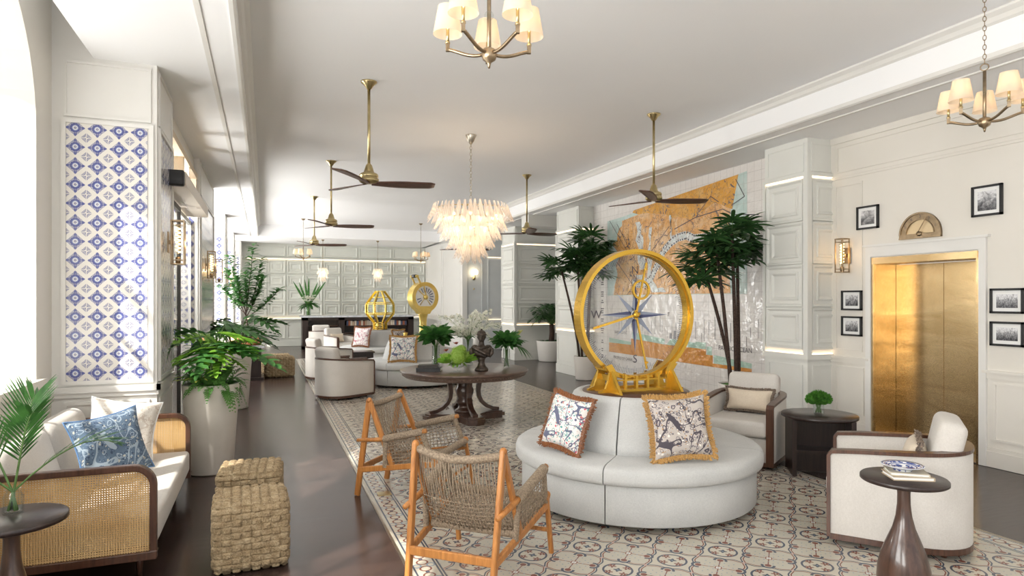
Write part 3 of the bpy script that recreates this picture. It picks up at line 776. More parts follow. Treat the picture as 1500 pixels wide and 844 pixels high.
for (a, b, x) in ((.02, 1.45, -.04), (1.5, 2.95, -.07)):
    dl = MB(); dl.box(x-.02, x+.02, a, a+.045, .01, 2.86); dl.box(x-.02, x+.02, b-.045, b, .01, 2.86); dl.box(x-.02, x+.02, a, b, 2.80, 2.86); dl.box(x-.02, x+.02, a, b, .01, .10)
    q = part('door_leaf', dl, M['charcoal'] if a < .1 else M['white'], e)
    gl = MB(); gl.box(x-.004, x+.004, a+.045, b-.045, .10, 2.80); part('door_pane', gl, M['pane'], q)
# exterior beyond the doors: pale pavement
g = MB(); g.box(-9, -2.22, -6, 30, -.1, -.02); struct('floor', g, M['marble'])

# baseboards already moulded; camera side left open
# =================================================================== LIGHT FITTINGS
def pl(loc, e, col=(1,.78,.5), r=.04):
    l = bpy.data.lights.new('lamp_glow', 'POINT'); l.energy = e; l.color = col; l.shadow_soft_size = r
    o = bpy.data.objects.new('lamp_glow', l); COL.objects.link(o); o.location = loc; return o

# ---- ceiling fans
def make_fan(name, label, loc, rot):
    t = thing(name, label, 'ceiling fan', loc, rot, None)
    c = MB(); c.lathe([(.022,-.085),(.030,-.08),(.052,-.045),(.088,-.014),(.092,0)], 32); part('canopy', c, M['brass'], t)
    r = MB(); r.tube([(0,0,-.06),(0,0,-.99)], .0165, 12); part('downrod', r, M['brass'], t)
    m = MB(); m.lathe([(.018,-.93),(.035,-.95),(.05,-1.0),(.06,-1.03),(.095,-1.045),(.105,-1.06),(.105,-1.085),(.098,-1.09),(.098,-1.10),(.112,-1.105),(.112,-1.13),(.09,-1.15),(.03,-1.16)], 36); part('motor_housing', m, M['brass'], t)
    for k in range(3):
        a = 2*pi*k/3; b = MB()
        def fn(u, v, a=a):
            r_ = .03+.72*u; w_ = (.055+.085*sin(min(u*1.5,1)*pi/2))*(1 if u < .93 else 1-.35*(u-.93)/.07)
            s_ = (v-.5)*2*w_*.62; tilt = -.30*(1-.45*u)
            off = .05*sin(u*2.2)
            x = r_; y = s_+off*.6; z = -1.155 + s_*tilt + .015*u
            return (x*cos(a)-y*sin(a), x*sin(a)+y*cos(a), z)
        b.grid(fn, 14, 5)
        o = part('blade', b, M['fanwood'], t)
        s = o.modifiers.new('solid','SOLIDIFY'); s.thickness = .012; s.offset = 0
    return t
fd = 'brass ceiling fan with three dark wood blades, '
fan = make_fan('ceiling_fan', fd+'nearest on the left side of the ceiling', (1.10, 7.3, Z2), radians(-6))
fans = [fan]
for (x, y, r, tx) in ((1.10,11.7,-3,'second on the left side'),(1.10,15.85,-2,'farthest on the left side'),
                      (4.83,7.2,-14,'hanging in front of the map mural'),(4.83,11.6,14,'beside the pale coved columns on the right'),(4.83,15.75,10,'mostly hidden behind the large glass chandelier')):
    fans.append(dup(fan, (x,y,Z2), radians(r), fd+tx))
for q in fans: q['group'] = 'brass ceiling fans'

# ---- shaded chandeliers
def make_chandelier(label, loc, drop, chain=True):
    t = thing('shaded_chandelier', label, 'chandelier', loc, 0, 'chandeliers with cream lamp shades')
    hz = -drop      # hub height
    ca = MB(); ca.lathe([(.02,-.05),(.05,-.02),(.065,-.005),(.065,0)], 24); part('canopy', ca, M['bronze'], t)
    st = MB(); st.tube([(0,0,hz-.05),(0,0,hz+.36)], .011, 10); st.lathe([(.005,-.075),(.008,-.06),(.012,-.045),(.034,-.03),(.04,-.01),(.04,.015),(.03,.025),(.012,.03)], 20, (0,0,hz)); part('stem', st, M['bronze'], t)
    gb = MB(); gb.ball((0,0,hz+.20), .024, 16, 10); part('glass_ball', gb, M['vase'], t)
    ch = MB(); z = hz+.39; k = 0
    ch.tube([(.024*cos(a),0,z+.024*sin(a)) for a in [2*pi*i/16 for i in range(16)]], .004, 6, closed=True); z += .042
    while z < -.06:
        pts = [(.010*cos(a), 0, z+.020*sin(a)) if k % 2 else (0, .010*cos(a), z+.020*sin(a)) for a in [2*pi*i/10 for i in range(10)]]
        ch.tube(pts, .0028, 5, closed=True); z += .034; k += 1
    part('chain', ch, M['bronze'], t)
    for i in range(5):
        a = pi/2+2*pi*i/5 - radians(0)
        ca_, sa = cos(a), sin(a)
        def p(r, z): return (r*ca_, r*sa, hz+z)
        arm = MB(); pts = []
        for q in range(13):
            u = q/12; pts.append(p(.035+.195*u, -.02*sin(u*pi*1.0)*.6 + .045*(3*u*u-2*u*u*u)))
        arm.tube(pts, .0095, 8)
        arm.bar(p(.228,.035), p(.228,.085), .02, .02)
        ar = part('arm', arm, M['bronze'], t)
        cn = MB(); cn.tube([p(.228,.08), p(.228,.17)], .0085, 10); cn.lathe([(.013,.075),(.013,.085)], 12, (.228*ca_,.228*sa,hz)); part('candle_sleeve', cn, M['brass'], ar)
        bu = MB(); bu.ball(p(.228,.20), .014, 10, 8, (1,1,2)); part('bulb', bu, M['bulb'], ar)
        sh = MB(); sh.lathe([(.077,.125),(.0765,.13),(.052,.268),(.052,.271)], 28, (.228*ca_,.228*sa,hz), cap=False)
        so = part('lamp_shade', sh, M['shade'], t)
    return t
hubz = 2.985
c1 = make_chandelier('bronze chandelier with five cream shades, at the top centre of the view', (1.09, 3.13, Z2), Z2-hubz)
c1.rotation_euler = (0,0,radians(-17))
c2 = dup(c1, (4.82, 3.02, Z2), radians(-58), 'bronze chandelier with five cream shades, hanging above the brass elevator')
c3 = dup(c1, (1.09, 20.3, Z2), radians(10), 'small far chandelier with cream shades, above the reception flowers')
c4 = dup(c1, (4.70, 20.2, Z2), radians(50), 'small far chandelier with cream shades, above the ship telegraph')
for (x, y, rr_) in ((1.09,3.13,-17),(4.82,3.02,-58),(1.09,20.3,10),(4.70,20.2,50)):
    for i in range(5):
        a = pi/2+2*pi*i/5+radians(rr_); pl((x+.228*cos(a), y+.228*sin(a), hubz+.2), .32, r=.02)

# ---- large frosted-glass chandelier
def leaf_glass(mb, c, a, L, wd, flare, jit):
    ca_, sa = cos(a), sin(a)
    def fn(u, v):
        w_ = wd*(.35+.65*sin(min(1,u*1.25)*pi/2))*(1 if u < .8 else 1-.75*((u-.8)/.2)**2)
        r_ = flare*(u**2.4) + .018*sin(pi*u)+jit; t_ = (v-.5)*w_
        r_ += .35*w_*(1-((v-.5)*2)**2)*.5
        return (c[0]+ca_*r_-sa*t_, c[1]+sa*r_+ca_*t_, c[2]-L*u)
    mb.grid(fn, 7, 3)
g = thing('glass_leaf_chandelier', 'large tiered chandelier of frosted glass leaves above the round dark table', 'chandelier', (2.88, 9.1, Z2))
ca = MB(); ca.lathe([(.015,-.14),(.05,-.09),(.08,-.01),(.08,0)], 28); part('canopy', ca, M['nickel'], g)
ch = MB(); z = -.15; k = 0
while z > -1.12:
    ch.tube([(.016*cos(a), 0, z+.028*sin(a)) if k % 2 else (0, .016*cos(a), z+.028*sin(a)) for a in [2*pi*i/10 for i in range(10)]], .0045, 5, closed=True); z -= .046; k += 1
part('chain', ch, M['nickel'], g)
fr = MB()
tiers = [(.55,-1.10,46,.24),(.46,-1.24,40,.24),(.37,-1.38,34,.24),(.27,-1.52,26,.24),(.17,-1.64,18,.24),(.08,-1.74,10,.24)]
for r, z, n, L in tiers:
    fr.tube([(r*cos(2*pi*i/40), r*sin(2*pi*i/40), z-.02) for i in range(40)], .006, 6, closed=True)
    for k in range(4): fr.tube([(0,0,z-.02),(r*cos(k*pi/2),r*sin(k*pi/2),z-.02)], .004, 5)
fr.tube([(0,0,-1.1),(0,0,-1.8)], .012, 8); part('frame', fr, M['brass'], g)
rest = MB(); cnt = 0; random.seed(3)
cells = []
for ti, (r, z, n, L) in enumerate(tiers):
    for i in range(n):
        a = 2*pi*(i+.5*(ti % 2))/n+random.uniform(-.03,.03)
        cells.append((a, r, z+.055+random.uniform(-.015,.015), L*random.uniform(.95,1.1)))
near = lambda q: q[1]*sin(q[0])   # more negative = nearer the photographer
cells.sort(key=near)
for q in cells:
    a, r, z, L = q
    m_ = MB() if cnt < 98 else rest
    leaf_glass(m_, (r*cos(a), r*sin(a), z), a, L, .075, .10, 0)
    if cnt < 98: part('glass_leaf', m_, M['frost'], g)
    cnt += 1
o = part('glass_leaf', rest, M['frost'], g); o['kind'] = 'stuff'
bu = MB()
for r, z, n in ((.38,-1.22,9),(.24,-1.42,6),(.10,-1.64,3)):
    for i in range(n):
        a = 2*pi*i/n+.2; bu.ball((r*cos(a), r*sin(a), z), .022, 10, 8)
part('bulb', bu, M['bulb'], g)
for r, z, n, e_ in ((.36,-1.26,6,.85),(.2,-1.45,4,.9),(.0,-1.62,1,1.0)):
    for i in range(n):
        a = 2*pi*i/n+.5; pl((2.88+r*cos(a), 9.1+r*sin(a), Z2+z), e_, (1,.80,.60), .03)

# ---- two small glass pendants over the reception desk
def pendant(label, loc):
    t = thing('glass_pendant', label, 'pendant lamp', loc, 0, 'small glass pendants over the reception desk')
    c = MB(); c.lathe([(.01,-.06),(.055,-.01),(.055,0)], 16); c.tube([(0,0,-.03),(0,0,-1.0)], .006, 6); part('cord', c, M['bronze'], t)
    l = MB()
    for tr, (r, z, n) in enumerate(((.13,-.98,12),(.10,-1.12,10),(.05,-1.24,6))):
        for i in range(n):
            a = 2*pi*i/n+tr*.3; leaf_glass(l, (r*cos(a), r*sin(a), z), a, .22, .075, .07, 0)
    part('glass_leaves', l, M['frost'], t)
    b = MB(); b.ball((0,0,-1.12), .04, 10, 8); b.ball((.04,.02,-1.25), .03, 10, 8); part('bulb', b, M['bulb'], t)
    return t
p1 = pendant('small frosted glass pendant, left one, over the flower vase on the reception desk', (1.87, 22.85, Z1))
dup(p1, (3.72, 22.65, Z1), .4, 'small frosted glass pendant, right one, above the brass lantern')
for x, y in ((1.87,22.85),(3.72,22.65)): pl((x, y, Z1-1.18), 1.5, r=.08)

# ---- caged wall sconces
def sconce(label, loc, rot):
    t = thing('wall_sconce', label, 'wall light', loc, rot, 'caged brass wall lights')   # local +y points into the room
    b = MB(); b.box(-.05,.05,0,.012,-.10,.10); b.box(-.02,.02,.012,.05,-.02,.02); part('back_plate', b, M['bronze'], t)
    c = MB()
    for x in (-.055,.055):
        for y in (.035,.145): c.bar((x,y,-.21),(x,y,.21), .011, .011, (0,1,0))
    for z in (-.21,.21):
        c.box(-.062,.062,.029,.151,z-.006,z+.006)
    for z in (-.17,.17): 
        for (p,q) in (((-.055,.035),(.055,.035)),((-.055,.145),(.055,.145)),((-.055,.035),(-.055,.145)),((.055,.035),(.055,.145))): c.bar((*p,z),(*q,z), .006,.006)
    part('cage', c, M['bronze'], t)
    g_ = MB(); g_.lathe([(.032,-.15),(.036,-.13),(.036,.16),(.030,.17)], 16, (0,.09,0)); part('glass_tube', g_, M['vase'], t)
    s = MB(); s.tube([(.02*cos(i*.7), .09+.02*sin(i*.7), -.10+.25*i/60) for i in range(61)], .0065, 5); part('filament', s, glow('sconce_filament',(1,.62,.25),3), t)
    so = MB(); so.lathe([(.022,-.20),(.026,-.17),(.022,-.14)], 14, (0,.09,0)); part('socket', so, M['bronze'], t)
    return t
s1 = sconce('caged brass wall light nearest on the left, beside the first tiled column', (-.875, 6.93, 2.26), radians(-90))
dup(s1, (-.875, 11.05, 2.26), None, 'caged brass wall light second from the front on the left, beyond the glass entrance')
dup(s1, (-.875, 12.85, 2.24), None, 'caged brass wall light at the far end of the second left column')
dup(s1, (-.875, 17.05, 2.24), None, 'caged brass wall light farthest on the left, just before the tall leafy tree')
dup(s1, (6.895, 5.97, 2.265), radians(90), 'caged brass wall light on the cream wall beside the elevator')
for p_ in ((-.74,6.93,2.26),(-.74,11.05,2.26),(-.74,12.85,2.24),(-.74,17.05,2.24),(6.76,5.97,2.26)): pl(p_, .4, (1,.66,.34), .03)
t = thing('globe_sconce', 'brass wall light with one glowing globe on the far grey wall', 'wall light', (6.72, 20.9, 2.45))
b = MB(); b.lathe([(.055,0),(.055,.02),(.02,.04)], 16); b.M = None
bb = MB(); bb.M = Matrix.Rotation(radians(90),4,'X'); bb.lathe([(.06,0),(.06,.02),(.02,.04)], 18); bb.M = None; bb.tube([(0,-.03,0),(0,-.12,-.02),(0,-.15,.04),(0,-.15,.10)], .012, 8); bb.lathe([(.02,0),(.045,.02),(.045,.04)], 14, (0,-.15,.08)); part('bracket', bb, M['brass'], t)
gb = MB(); gb.ball((0,-.15,.21), .10, 16, 12); part('globe', gb, glow('opal_globe',(1,.82,.55),5), t)
sw = MB(); sw.M = Matrix.Rotation(radians(90),4,'X'); sw.lathe([(.03,0),(.03,.015),(.01,.03)], 14, (0,-.36,0)); part('pull_switch', sw, M['brass'], t)
# =================================================================== FURNITURE
# ---- round banquettes (circular settees) 
def make_banquette(label, loc, rot=0):
    t = thing('round_banquette', label, 'sofa', loc, rot, 'round banquettes down the middle of the room')
    gap = .008
    def sector(prof, a0, a1, n=22):
        m = MB(); pr = prof; k = len(pr)
        vs = []
        for i in range(n+1):
            a = a0+(a1-a0)*i/n
            e = min(i, n-i); s = 1.0
            for r, z in pr: vs.append((r*cos(a), r*sin(a), z))
        fs = []
        for i in range(n):
            for j in range(k-1): fs.append((i*k+j, (i+1)*k+j, (i+1)*k+j+1, i*k+j+1))
            fs.append((i*k+k-1, (i+1)*k+k-1, (i+1)*k, i*k))
        m.add(vs, fs, True)
        m.add(vs, [tuple(range(k-1,-1,-1)), tuple(n*k+j for j in range(k))], False)
        return m
    base = [(.40,.05),(.985,.05),(.995,.06),(.995,.335),(.985,.345),(.40,.345)]
    seat = [(.40,.35),(1.02,.35),(1.045,.365),(1.05,.39),(1.05,.435),(1.04,.462),(1.015,.480),(.96,.487),(.60,.487),(.40,.487)]
    back = [(.38,.40),(.665,.485),(.655,.55),(.61,.72),(.555,.86),(.54,.895),(.515,.912),(.48,.915),(.46,.905),(.38,.90)]
    for q in range(4):
        a0 = pi/4+q*pi/2; a1 = a0+pi/2; d = gap
        part('base', sector(base, a0+d*.6, a1-d*.6), M['fabric2'], t)
        part('seat_cushion', sector(seat, a0+d*.5, a1-d*.5), M['fabric2'], t)
        part('backrest', sector(back, a0+d*1.2, a1-d*1.2, 16), M['fabric2'], t)
    w = MB(); w.lathe([(0,.88),(.462,.88),(.462,.912),(.455,.918),(0,.918)], 64); part('wood_top', w, M['walnut'], t)
    for k in range(8):
        a = 2*pi*k/8+.35; m = MB(); m.lathe([(.03,0),(.045,.055)], 16, (.86*cos(a), .86*sin(a), 0)); part('foot', m, M['walnut'], t)
    k_ = MB(); k_.lathe([(0,.045),(.80,.045),(.80,.06),(0,.06)], 40); part('underside', k_, M['black'], t)
    return t
BX = 3.03
b1 = make_banquette('pale grey round banquette nearest, carrying the big gold compass ring', (BX, 4.80, 0))
dup(b1, (2.90, 12.95, 0), 0, 'pale round banquette behind the dark pedestal table, under the ship telegraph')
dup(b1, (2.89, 17.2, 0), 0, 'farthest pale round banquette, under the brass lantern')

# ---- compass ring
TZ = .918
t = thing('compass_ring', 'big gold compass ring with hands standing on the nearest round banquette', 'sculpture', (3.03, 4.80, TZ))
RC = .655; RO = .572
def ring_prof(m, prof, n=96, c=(0,0,RC)):
    k = len(prof); vs = []; fs = []
    for i in range(n):
        a = 2*pi*i/n
        for r, y in prof: vs.append((c[0]+r*cos(a), y, c[2]+r*sin(a)))
    for i in range(n):
        for j in range(k): fs.append((i*k+j, ((i+1)%n)*k+j, ((i+1)%n)*k+(j+1)%k, i*k+(j+1)%k))
    m.add(vs, fs, False)
m = MB(); ring_prof(m, [(RO,-.062),(RO,.062),(RO-.030,.062),(RO-.030,.048),(RO-.042,.048),(RO-.042,-.030),(RO-.030,-.030),(RO-.030,-.062)]); part('ring_frame', m, M['yellow'], t)
m = MB(); m.M = Matrix.Translation((0,.012,RC)) @ Matrix.Rotation(radians(90),4,'X'); m.lathe([(0,-.003),(RO-.043,-.003),(RO-.043,.003),(0,.003)], 72, smooth=False); part('glass_disc', m, M['pane'], t)
ro = MB()   # compass rose, engraved on the glass
def ray_(a, L, w_, mi_=0):
    ro.mi = mi_
    d = (sin(a), cos(a)); n = (cos(a), -sin(a)); b = w_
    c0 = (0,0); tip = (d[0]*L, d[1]*L)
    for s in (1,-1):
        mid = (d[0]*b+n[0]*b*.55*s, d[1]*b+n[1]*b*.55*s)
        v = [(c0[0],.006,RC+c0[1]),(mid[0],.006,RC+mid[1]),(tip[0],.006,RC+tip[1])]
        ro.mi = mi_ if s > 0 else 1-mi_ if mi_ == 0 else 1
        ro.add(v, [(0,1,2)], False)
for k in range(4): ray_(pi/4+k*pi/2, .26, .05, 1)
for k in range(4): ray_(k*pi/2, .34, .055, 0)
ro.mi = 0
for k in range(180):
    a = 2*pi*k/180; r0 = .47 if k % 5 else .45; r1 = .515
    for s in (0,):
        dx, dz = cos(a), sin(a); nx, nz = -dz*.0014, dx*.0014
        ro.add([(r0*dx-nx,.006,RC+r0*dz-nz),(r1*dx-nx,.006,RC+r1*dz-nz),(r1*dx+nx,.006,RC+r1*dz+nz),(r0*dx+nx,.006,RC+r0*dz+nz)], [(0,1,2,3)], False)
ro.mi = 2
for k in range(32): 
    a = 2*pi*k/32; ro.lathe([], 3) if False else None
    c_ = (.035*cos(a), .035*sin(a)); ro.add([(c_[0]-.004,.005,RC+c_[1]-.004),(c_[0]+.004,.005,RC+c_[1]-.004),(c_[0]+.004,.005,RC+c_[1]+.004),(c_[0]-.004,.005,RC+c_[1]+.004)], [(0,1,2,3)], False)
part('compass_rose', ro, [M['navy'], M['steelblue'], M['paper']], t)
def text_mesh(s, size, font=None, align='CENTER', extrude=0.0):
    cu = bpy.data.curves.new('lettering', 'FONT'); cu.body = s; cu.size = size; cu.align_x = align; cu.align_y = 'CENTER'; cu.extrude = extrude; cu.resolution_u = 3
    ob = bpy.data.objects.new('lettering', cu); COL.objects.link(ob); bpy.context.view_layer.update()
    me = bpy.data.meshes.new_from_object(ob.evaluated_get(bpy.context.evaluated_depsgraph_get()))
    vs = [tuple(v.co) for v in me.vertices]; fs = [tuple(p.vertices) for p in me.polygons]
    bpy.data.objects.remove(ob); bpy.data.curves.remove(cu); bpy.data.meshes.remove(me); return vs, fs
def put_text(mb, s, size, Mx):
    vs, fs = text_mesh(s, size); old = mb.M; mb.M = Mx; mb.add(vs, fs, False); mb.M = old
lt = MB()
for ch, x, z in (('N',0,.39),('S',0,-.39),('W',-.385,0),('E',.35,0)):
    put_text(lt, ch, .10 if ch != 'E' else .05, Matrix.Translation((x,.004,RC+z)) @ Matrix.Rotation(radians(90),4,'X'))
part('compass_letters', lt, M['ink'], t)
hm = MB()
def hand(a, L, w_, tail=.04, y=-.012):
    d = (sin(a), cos(a)); hm.bar((-d[0]*tail,y,RC-d[1]*tail),(d[0]*L,y,RC+d[1]*L), w_, .010, (0,1,0))
hand(radians(13), .47, .017); hand(radians(-105), .44, .020); hand(radians(167), .49, .017)
hm.cbox((-.372,-.022,RC-.098),(.018,.02,.018)); hm.cbox((.103,-.022,RC-.42),(.018,.02,.018)); hm.cbox((.093,-.022,RC+.40),(.018,.02,.018))
ang = radians(13); cx_, cz_ = .225*sin(ang), .225*cos(ang)
ring_prof(hm, [(.088,-.02),(.088,0),(.070,0),(.070,-.02)], 40, (cx_,0,RC+cz_))
hm.M = Matrix.Translation((0,-.02,RC)) @ Matrix.Rotation(radians(90),4,'X'); hm.lathe([(0,-.01),(.028,-.01),(.028,.006),(.012,.012),(0,.012)], 20); hm.M = None
part('compass_hands', hm, M['yellow'], t)
cr = MB()   # cradle
for sx in (-1,1):
    n = 10; outer = []; inner = []
    for i in range(n+1):
        u = i/n; z = u*.26
        outer.append((sx*(.47-.21*(sin(u*pi/2))), z) if u < .55 else (sx*(.305+.10*((u-.55)/.45)**1.5), z))
        inner.append((sx*(.335-.075*sin(u*pi/2)), z))
    xs = [p[0] for p in inner]
    for yy in (-.10, .10):
        poly = [(sx*.42,.0),(sx*.42,.012),(sx*.36,.035),(sx*.335,.10),(sx*.32,.17),(sx*.36,.225),(sx*.30,.24),(sx*.255,.17),(sx*.25,.10),(sx*.25,0)]
        cr.extrude_xz(poly if sx > 0 else poly[::-1], yy-.013, yy+.013)
    cr.bar((sx*.29,-.10,.12),(sx*.29,.10,.12), .03, .05); cr.bar((sx*.33,-.10,.20),(sx*.33,.10,.20), .03, .03)
    for y0, y1 in ((-.10,-.27),(.10,.27)):
        cr.add([(sx*.30-.012,y0,0),(sx*.30-.012,y1,0),(sx*.30-.012,y0,.20),(sx*.30+.012,y0,0),(sx*.30+.012,y1,0),(sx*.30+.012,y0,.20)], [(0,1,2),(3,5,4),(1,4,5,2),(0,3,4,1)], False)
for y in (-.10,.10):
    cr.bar((-.27,y,.012),(.27,y,.012), .03, .022); cr.bar((-.24,y,.10),(.24,y,.10), .012, .012)
    for x in (-.16,-.05,.06,.17): cr.bar((x,y,.01),(x,y,.125+abs(x)*.15), .022, .016, (0,1,0))
cr.cbox((0,0,.004),(.72,.16,.008))
part('cradle', cr, M['yellow'], t)
t.scale = (1,1,1)

# ---- tub armchairs
def make_tub(label, loc, rot):
    t = thing('tub_armchair', label, 'armchair', loc, rot, 'white tub armchairs with wood trim')   # faces +y
    w_, yf, yb, th = .375, .42, -.43, .06
    def path(off, n=20):
        W = w_-off; B = yb+off; pts = [(W, yf)]
        for i in range(1, 4): pts.append((W, yf+(0-.03-yf)*i/3))
        for i in range(1, n):
            a = pi*i/n; ex = .80
            pts.append((W*(1 if cos(a)>=0 else -1)*abs(cos(a))**ex, -.03+(B+.03)*abs(sin(a))**ex))
        for i in range(3, 0, -1): pts.append((-W, yf+(-.03-yf)*i/3))
        pts.append((-W, yf)); return pts
    def top(y): 
        u = max(0, min(1, (yf-y)/(yf-yb))); return .635+.055*u
    o_, i_ = path(0), path(th); k = len(o_)
    m = MB()
    vs = [(x,y,.07) for x,y in o_]+[(x,y,top(y)) for x,y in o_]+[(x,y,top(y)) for x,y in i_]+[(x,y,.07) for x,y in i_]
    fs = []
    for lay in range(3):
        for j in range(k-1): fs.append((lay*k+j, lay*k+j+1, (lay+1)*k+j+1, (lay+1)*k+j))
    fs += [(0,k,2*k,3*k),(k-1,4*k-1,3*k-1,2*k-1)]
    m.add(vs, [f[::-1] for f in fs], True)
    part('shell', m, M['fabric3'], t)
    tr = MB(); c_ = path(th*.5)
    pts = [(c_[0][0], yf+.008, .05)]+[(c_[0][0], yf+.008, .05+(top(yf)-.05)*i/4) for i in range(1,4)]+[(c_[0][0], yf+.008, top(yf)-.02), (c_[0][0], yf-.01, top(yf)+.008)]
    pts += [(x, y, top(y)+.012) for x, y in c_[1:-1]]
    pts += [(c_[-1][0], yf-.01, top(yf)+.008), (c_[-1][0], yf+.008, top(yf)-.02)]+[(c_[-1][0], yf+.008, .05+(top(yf)-.05)*i/4) for i in range(3,0,-1)]+[(c_[-1][0], yf+.008, .05)]
    # flat strip section
    P3 = [Vector(p) for p in pts]; vs = []; fs = []; N = len(P3)
    for i in range(N):
        d = (P3[min(i+1,N-1)]-P3[max(i-1,0)]).normalized()
        cen = Vector((0,-.03,P3[i].z)); 
        if P3[i].y > yf-.05: side = Vector((1 if i < N/2 else -1,0,0))
        else: side = Vector((d.y,-d.x,0)); side = side.normalized() if side.length > 1e-6 else Vector((1,0,0))
        if side.dot(P3[i]-cen) < 0: side = -side
        up = d.cross(side).normalized()
        for a, b in ((-.036,-.012),(.036,-.012),(.036,.012),(-.036,.012)): vs.append(P3[i]+side*a+up*b)
    for i in range(N-1):
        for j in range(4): fs.append((i*4+j, i*4+(j+1)%4, (i+1)*4+(j+1)%4, (i+1)*4+j))
    fs += [(0,1,2,3),((N-1)*4,(N-1)*4+3,(N-1)*4+2,(N-1)*4+1)]
    tr.add(vs, fs, False); part('wood_trim', tr, M['walnut'], t)
    pb = MB(); oo = path(-.004); pb.prism(oo, .035, .075); part('plinth', pb, M['walnut'], t)
    for sx in (-1,1):
        for y in (yf-.08, -.25):
            fo = MB(); fo.lathe([(.018,0),(.024,.04)], 12, (sx*.26, y, 0)); part('foot', fo, M['walnut'], t)
    fr_ = MB(); fr_.rbox((0, .10, .19), (.63, .62, .24), .015); part('seat_base', fr_, M['fabric3'], t)
    se = MB(); se.rbox((0, .10, .395), (.625, .70, .16), .045, 4); part('seat_cushion', se, M['fabric3'], t)
    bk = MB(); bk.M = Matrix.Translation((0,-.265,.665)) @ Matrix.Rotation(radians(12),4,'X'); bk.rbox((0,0,0), (.54,.17,.46), .06, 4); part('back_cushion', bk, M['fabric3'], t)
    return t
tub = make_tub('white tub armchair nearest on the right, seen from its side in front of the elevator', (4.235, 3.235, 0), heading(-.62,.78))
dup(tub, (4.84, 5.46, 0), heading(-.84,-.54), 'tub armchair with a beige bolster, between the round banquette and the mural')
dup(tub, (1.25, 11.48, 0), heading(.85,.52), 'white tub armchair on the left edge of the tiled carpet, its back to the viewer')
dup(tub, (1.25, 14.3, 0), heading(.9,.3), 'tub armchair just behind the nearest left one, only its cushion top showing')
dup(tub, (2.0, 18.95, 0), heading(.5,-.86), 'tub armchair facing the viewer beside the farthest round banquette')
dup(tub, (1.72, 21.9, 0), heading(.05,1), 'tub armchair with its back to the viewer at the reception desk, left end')

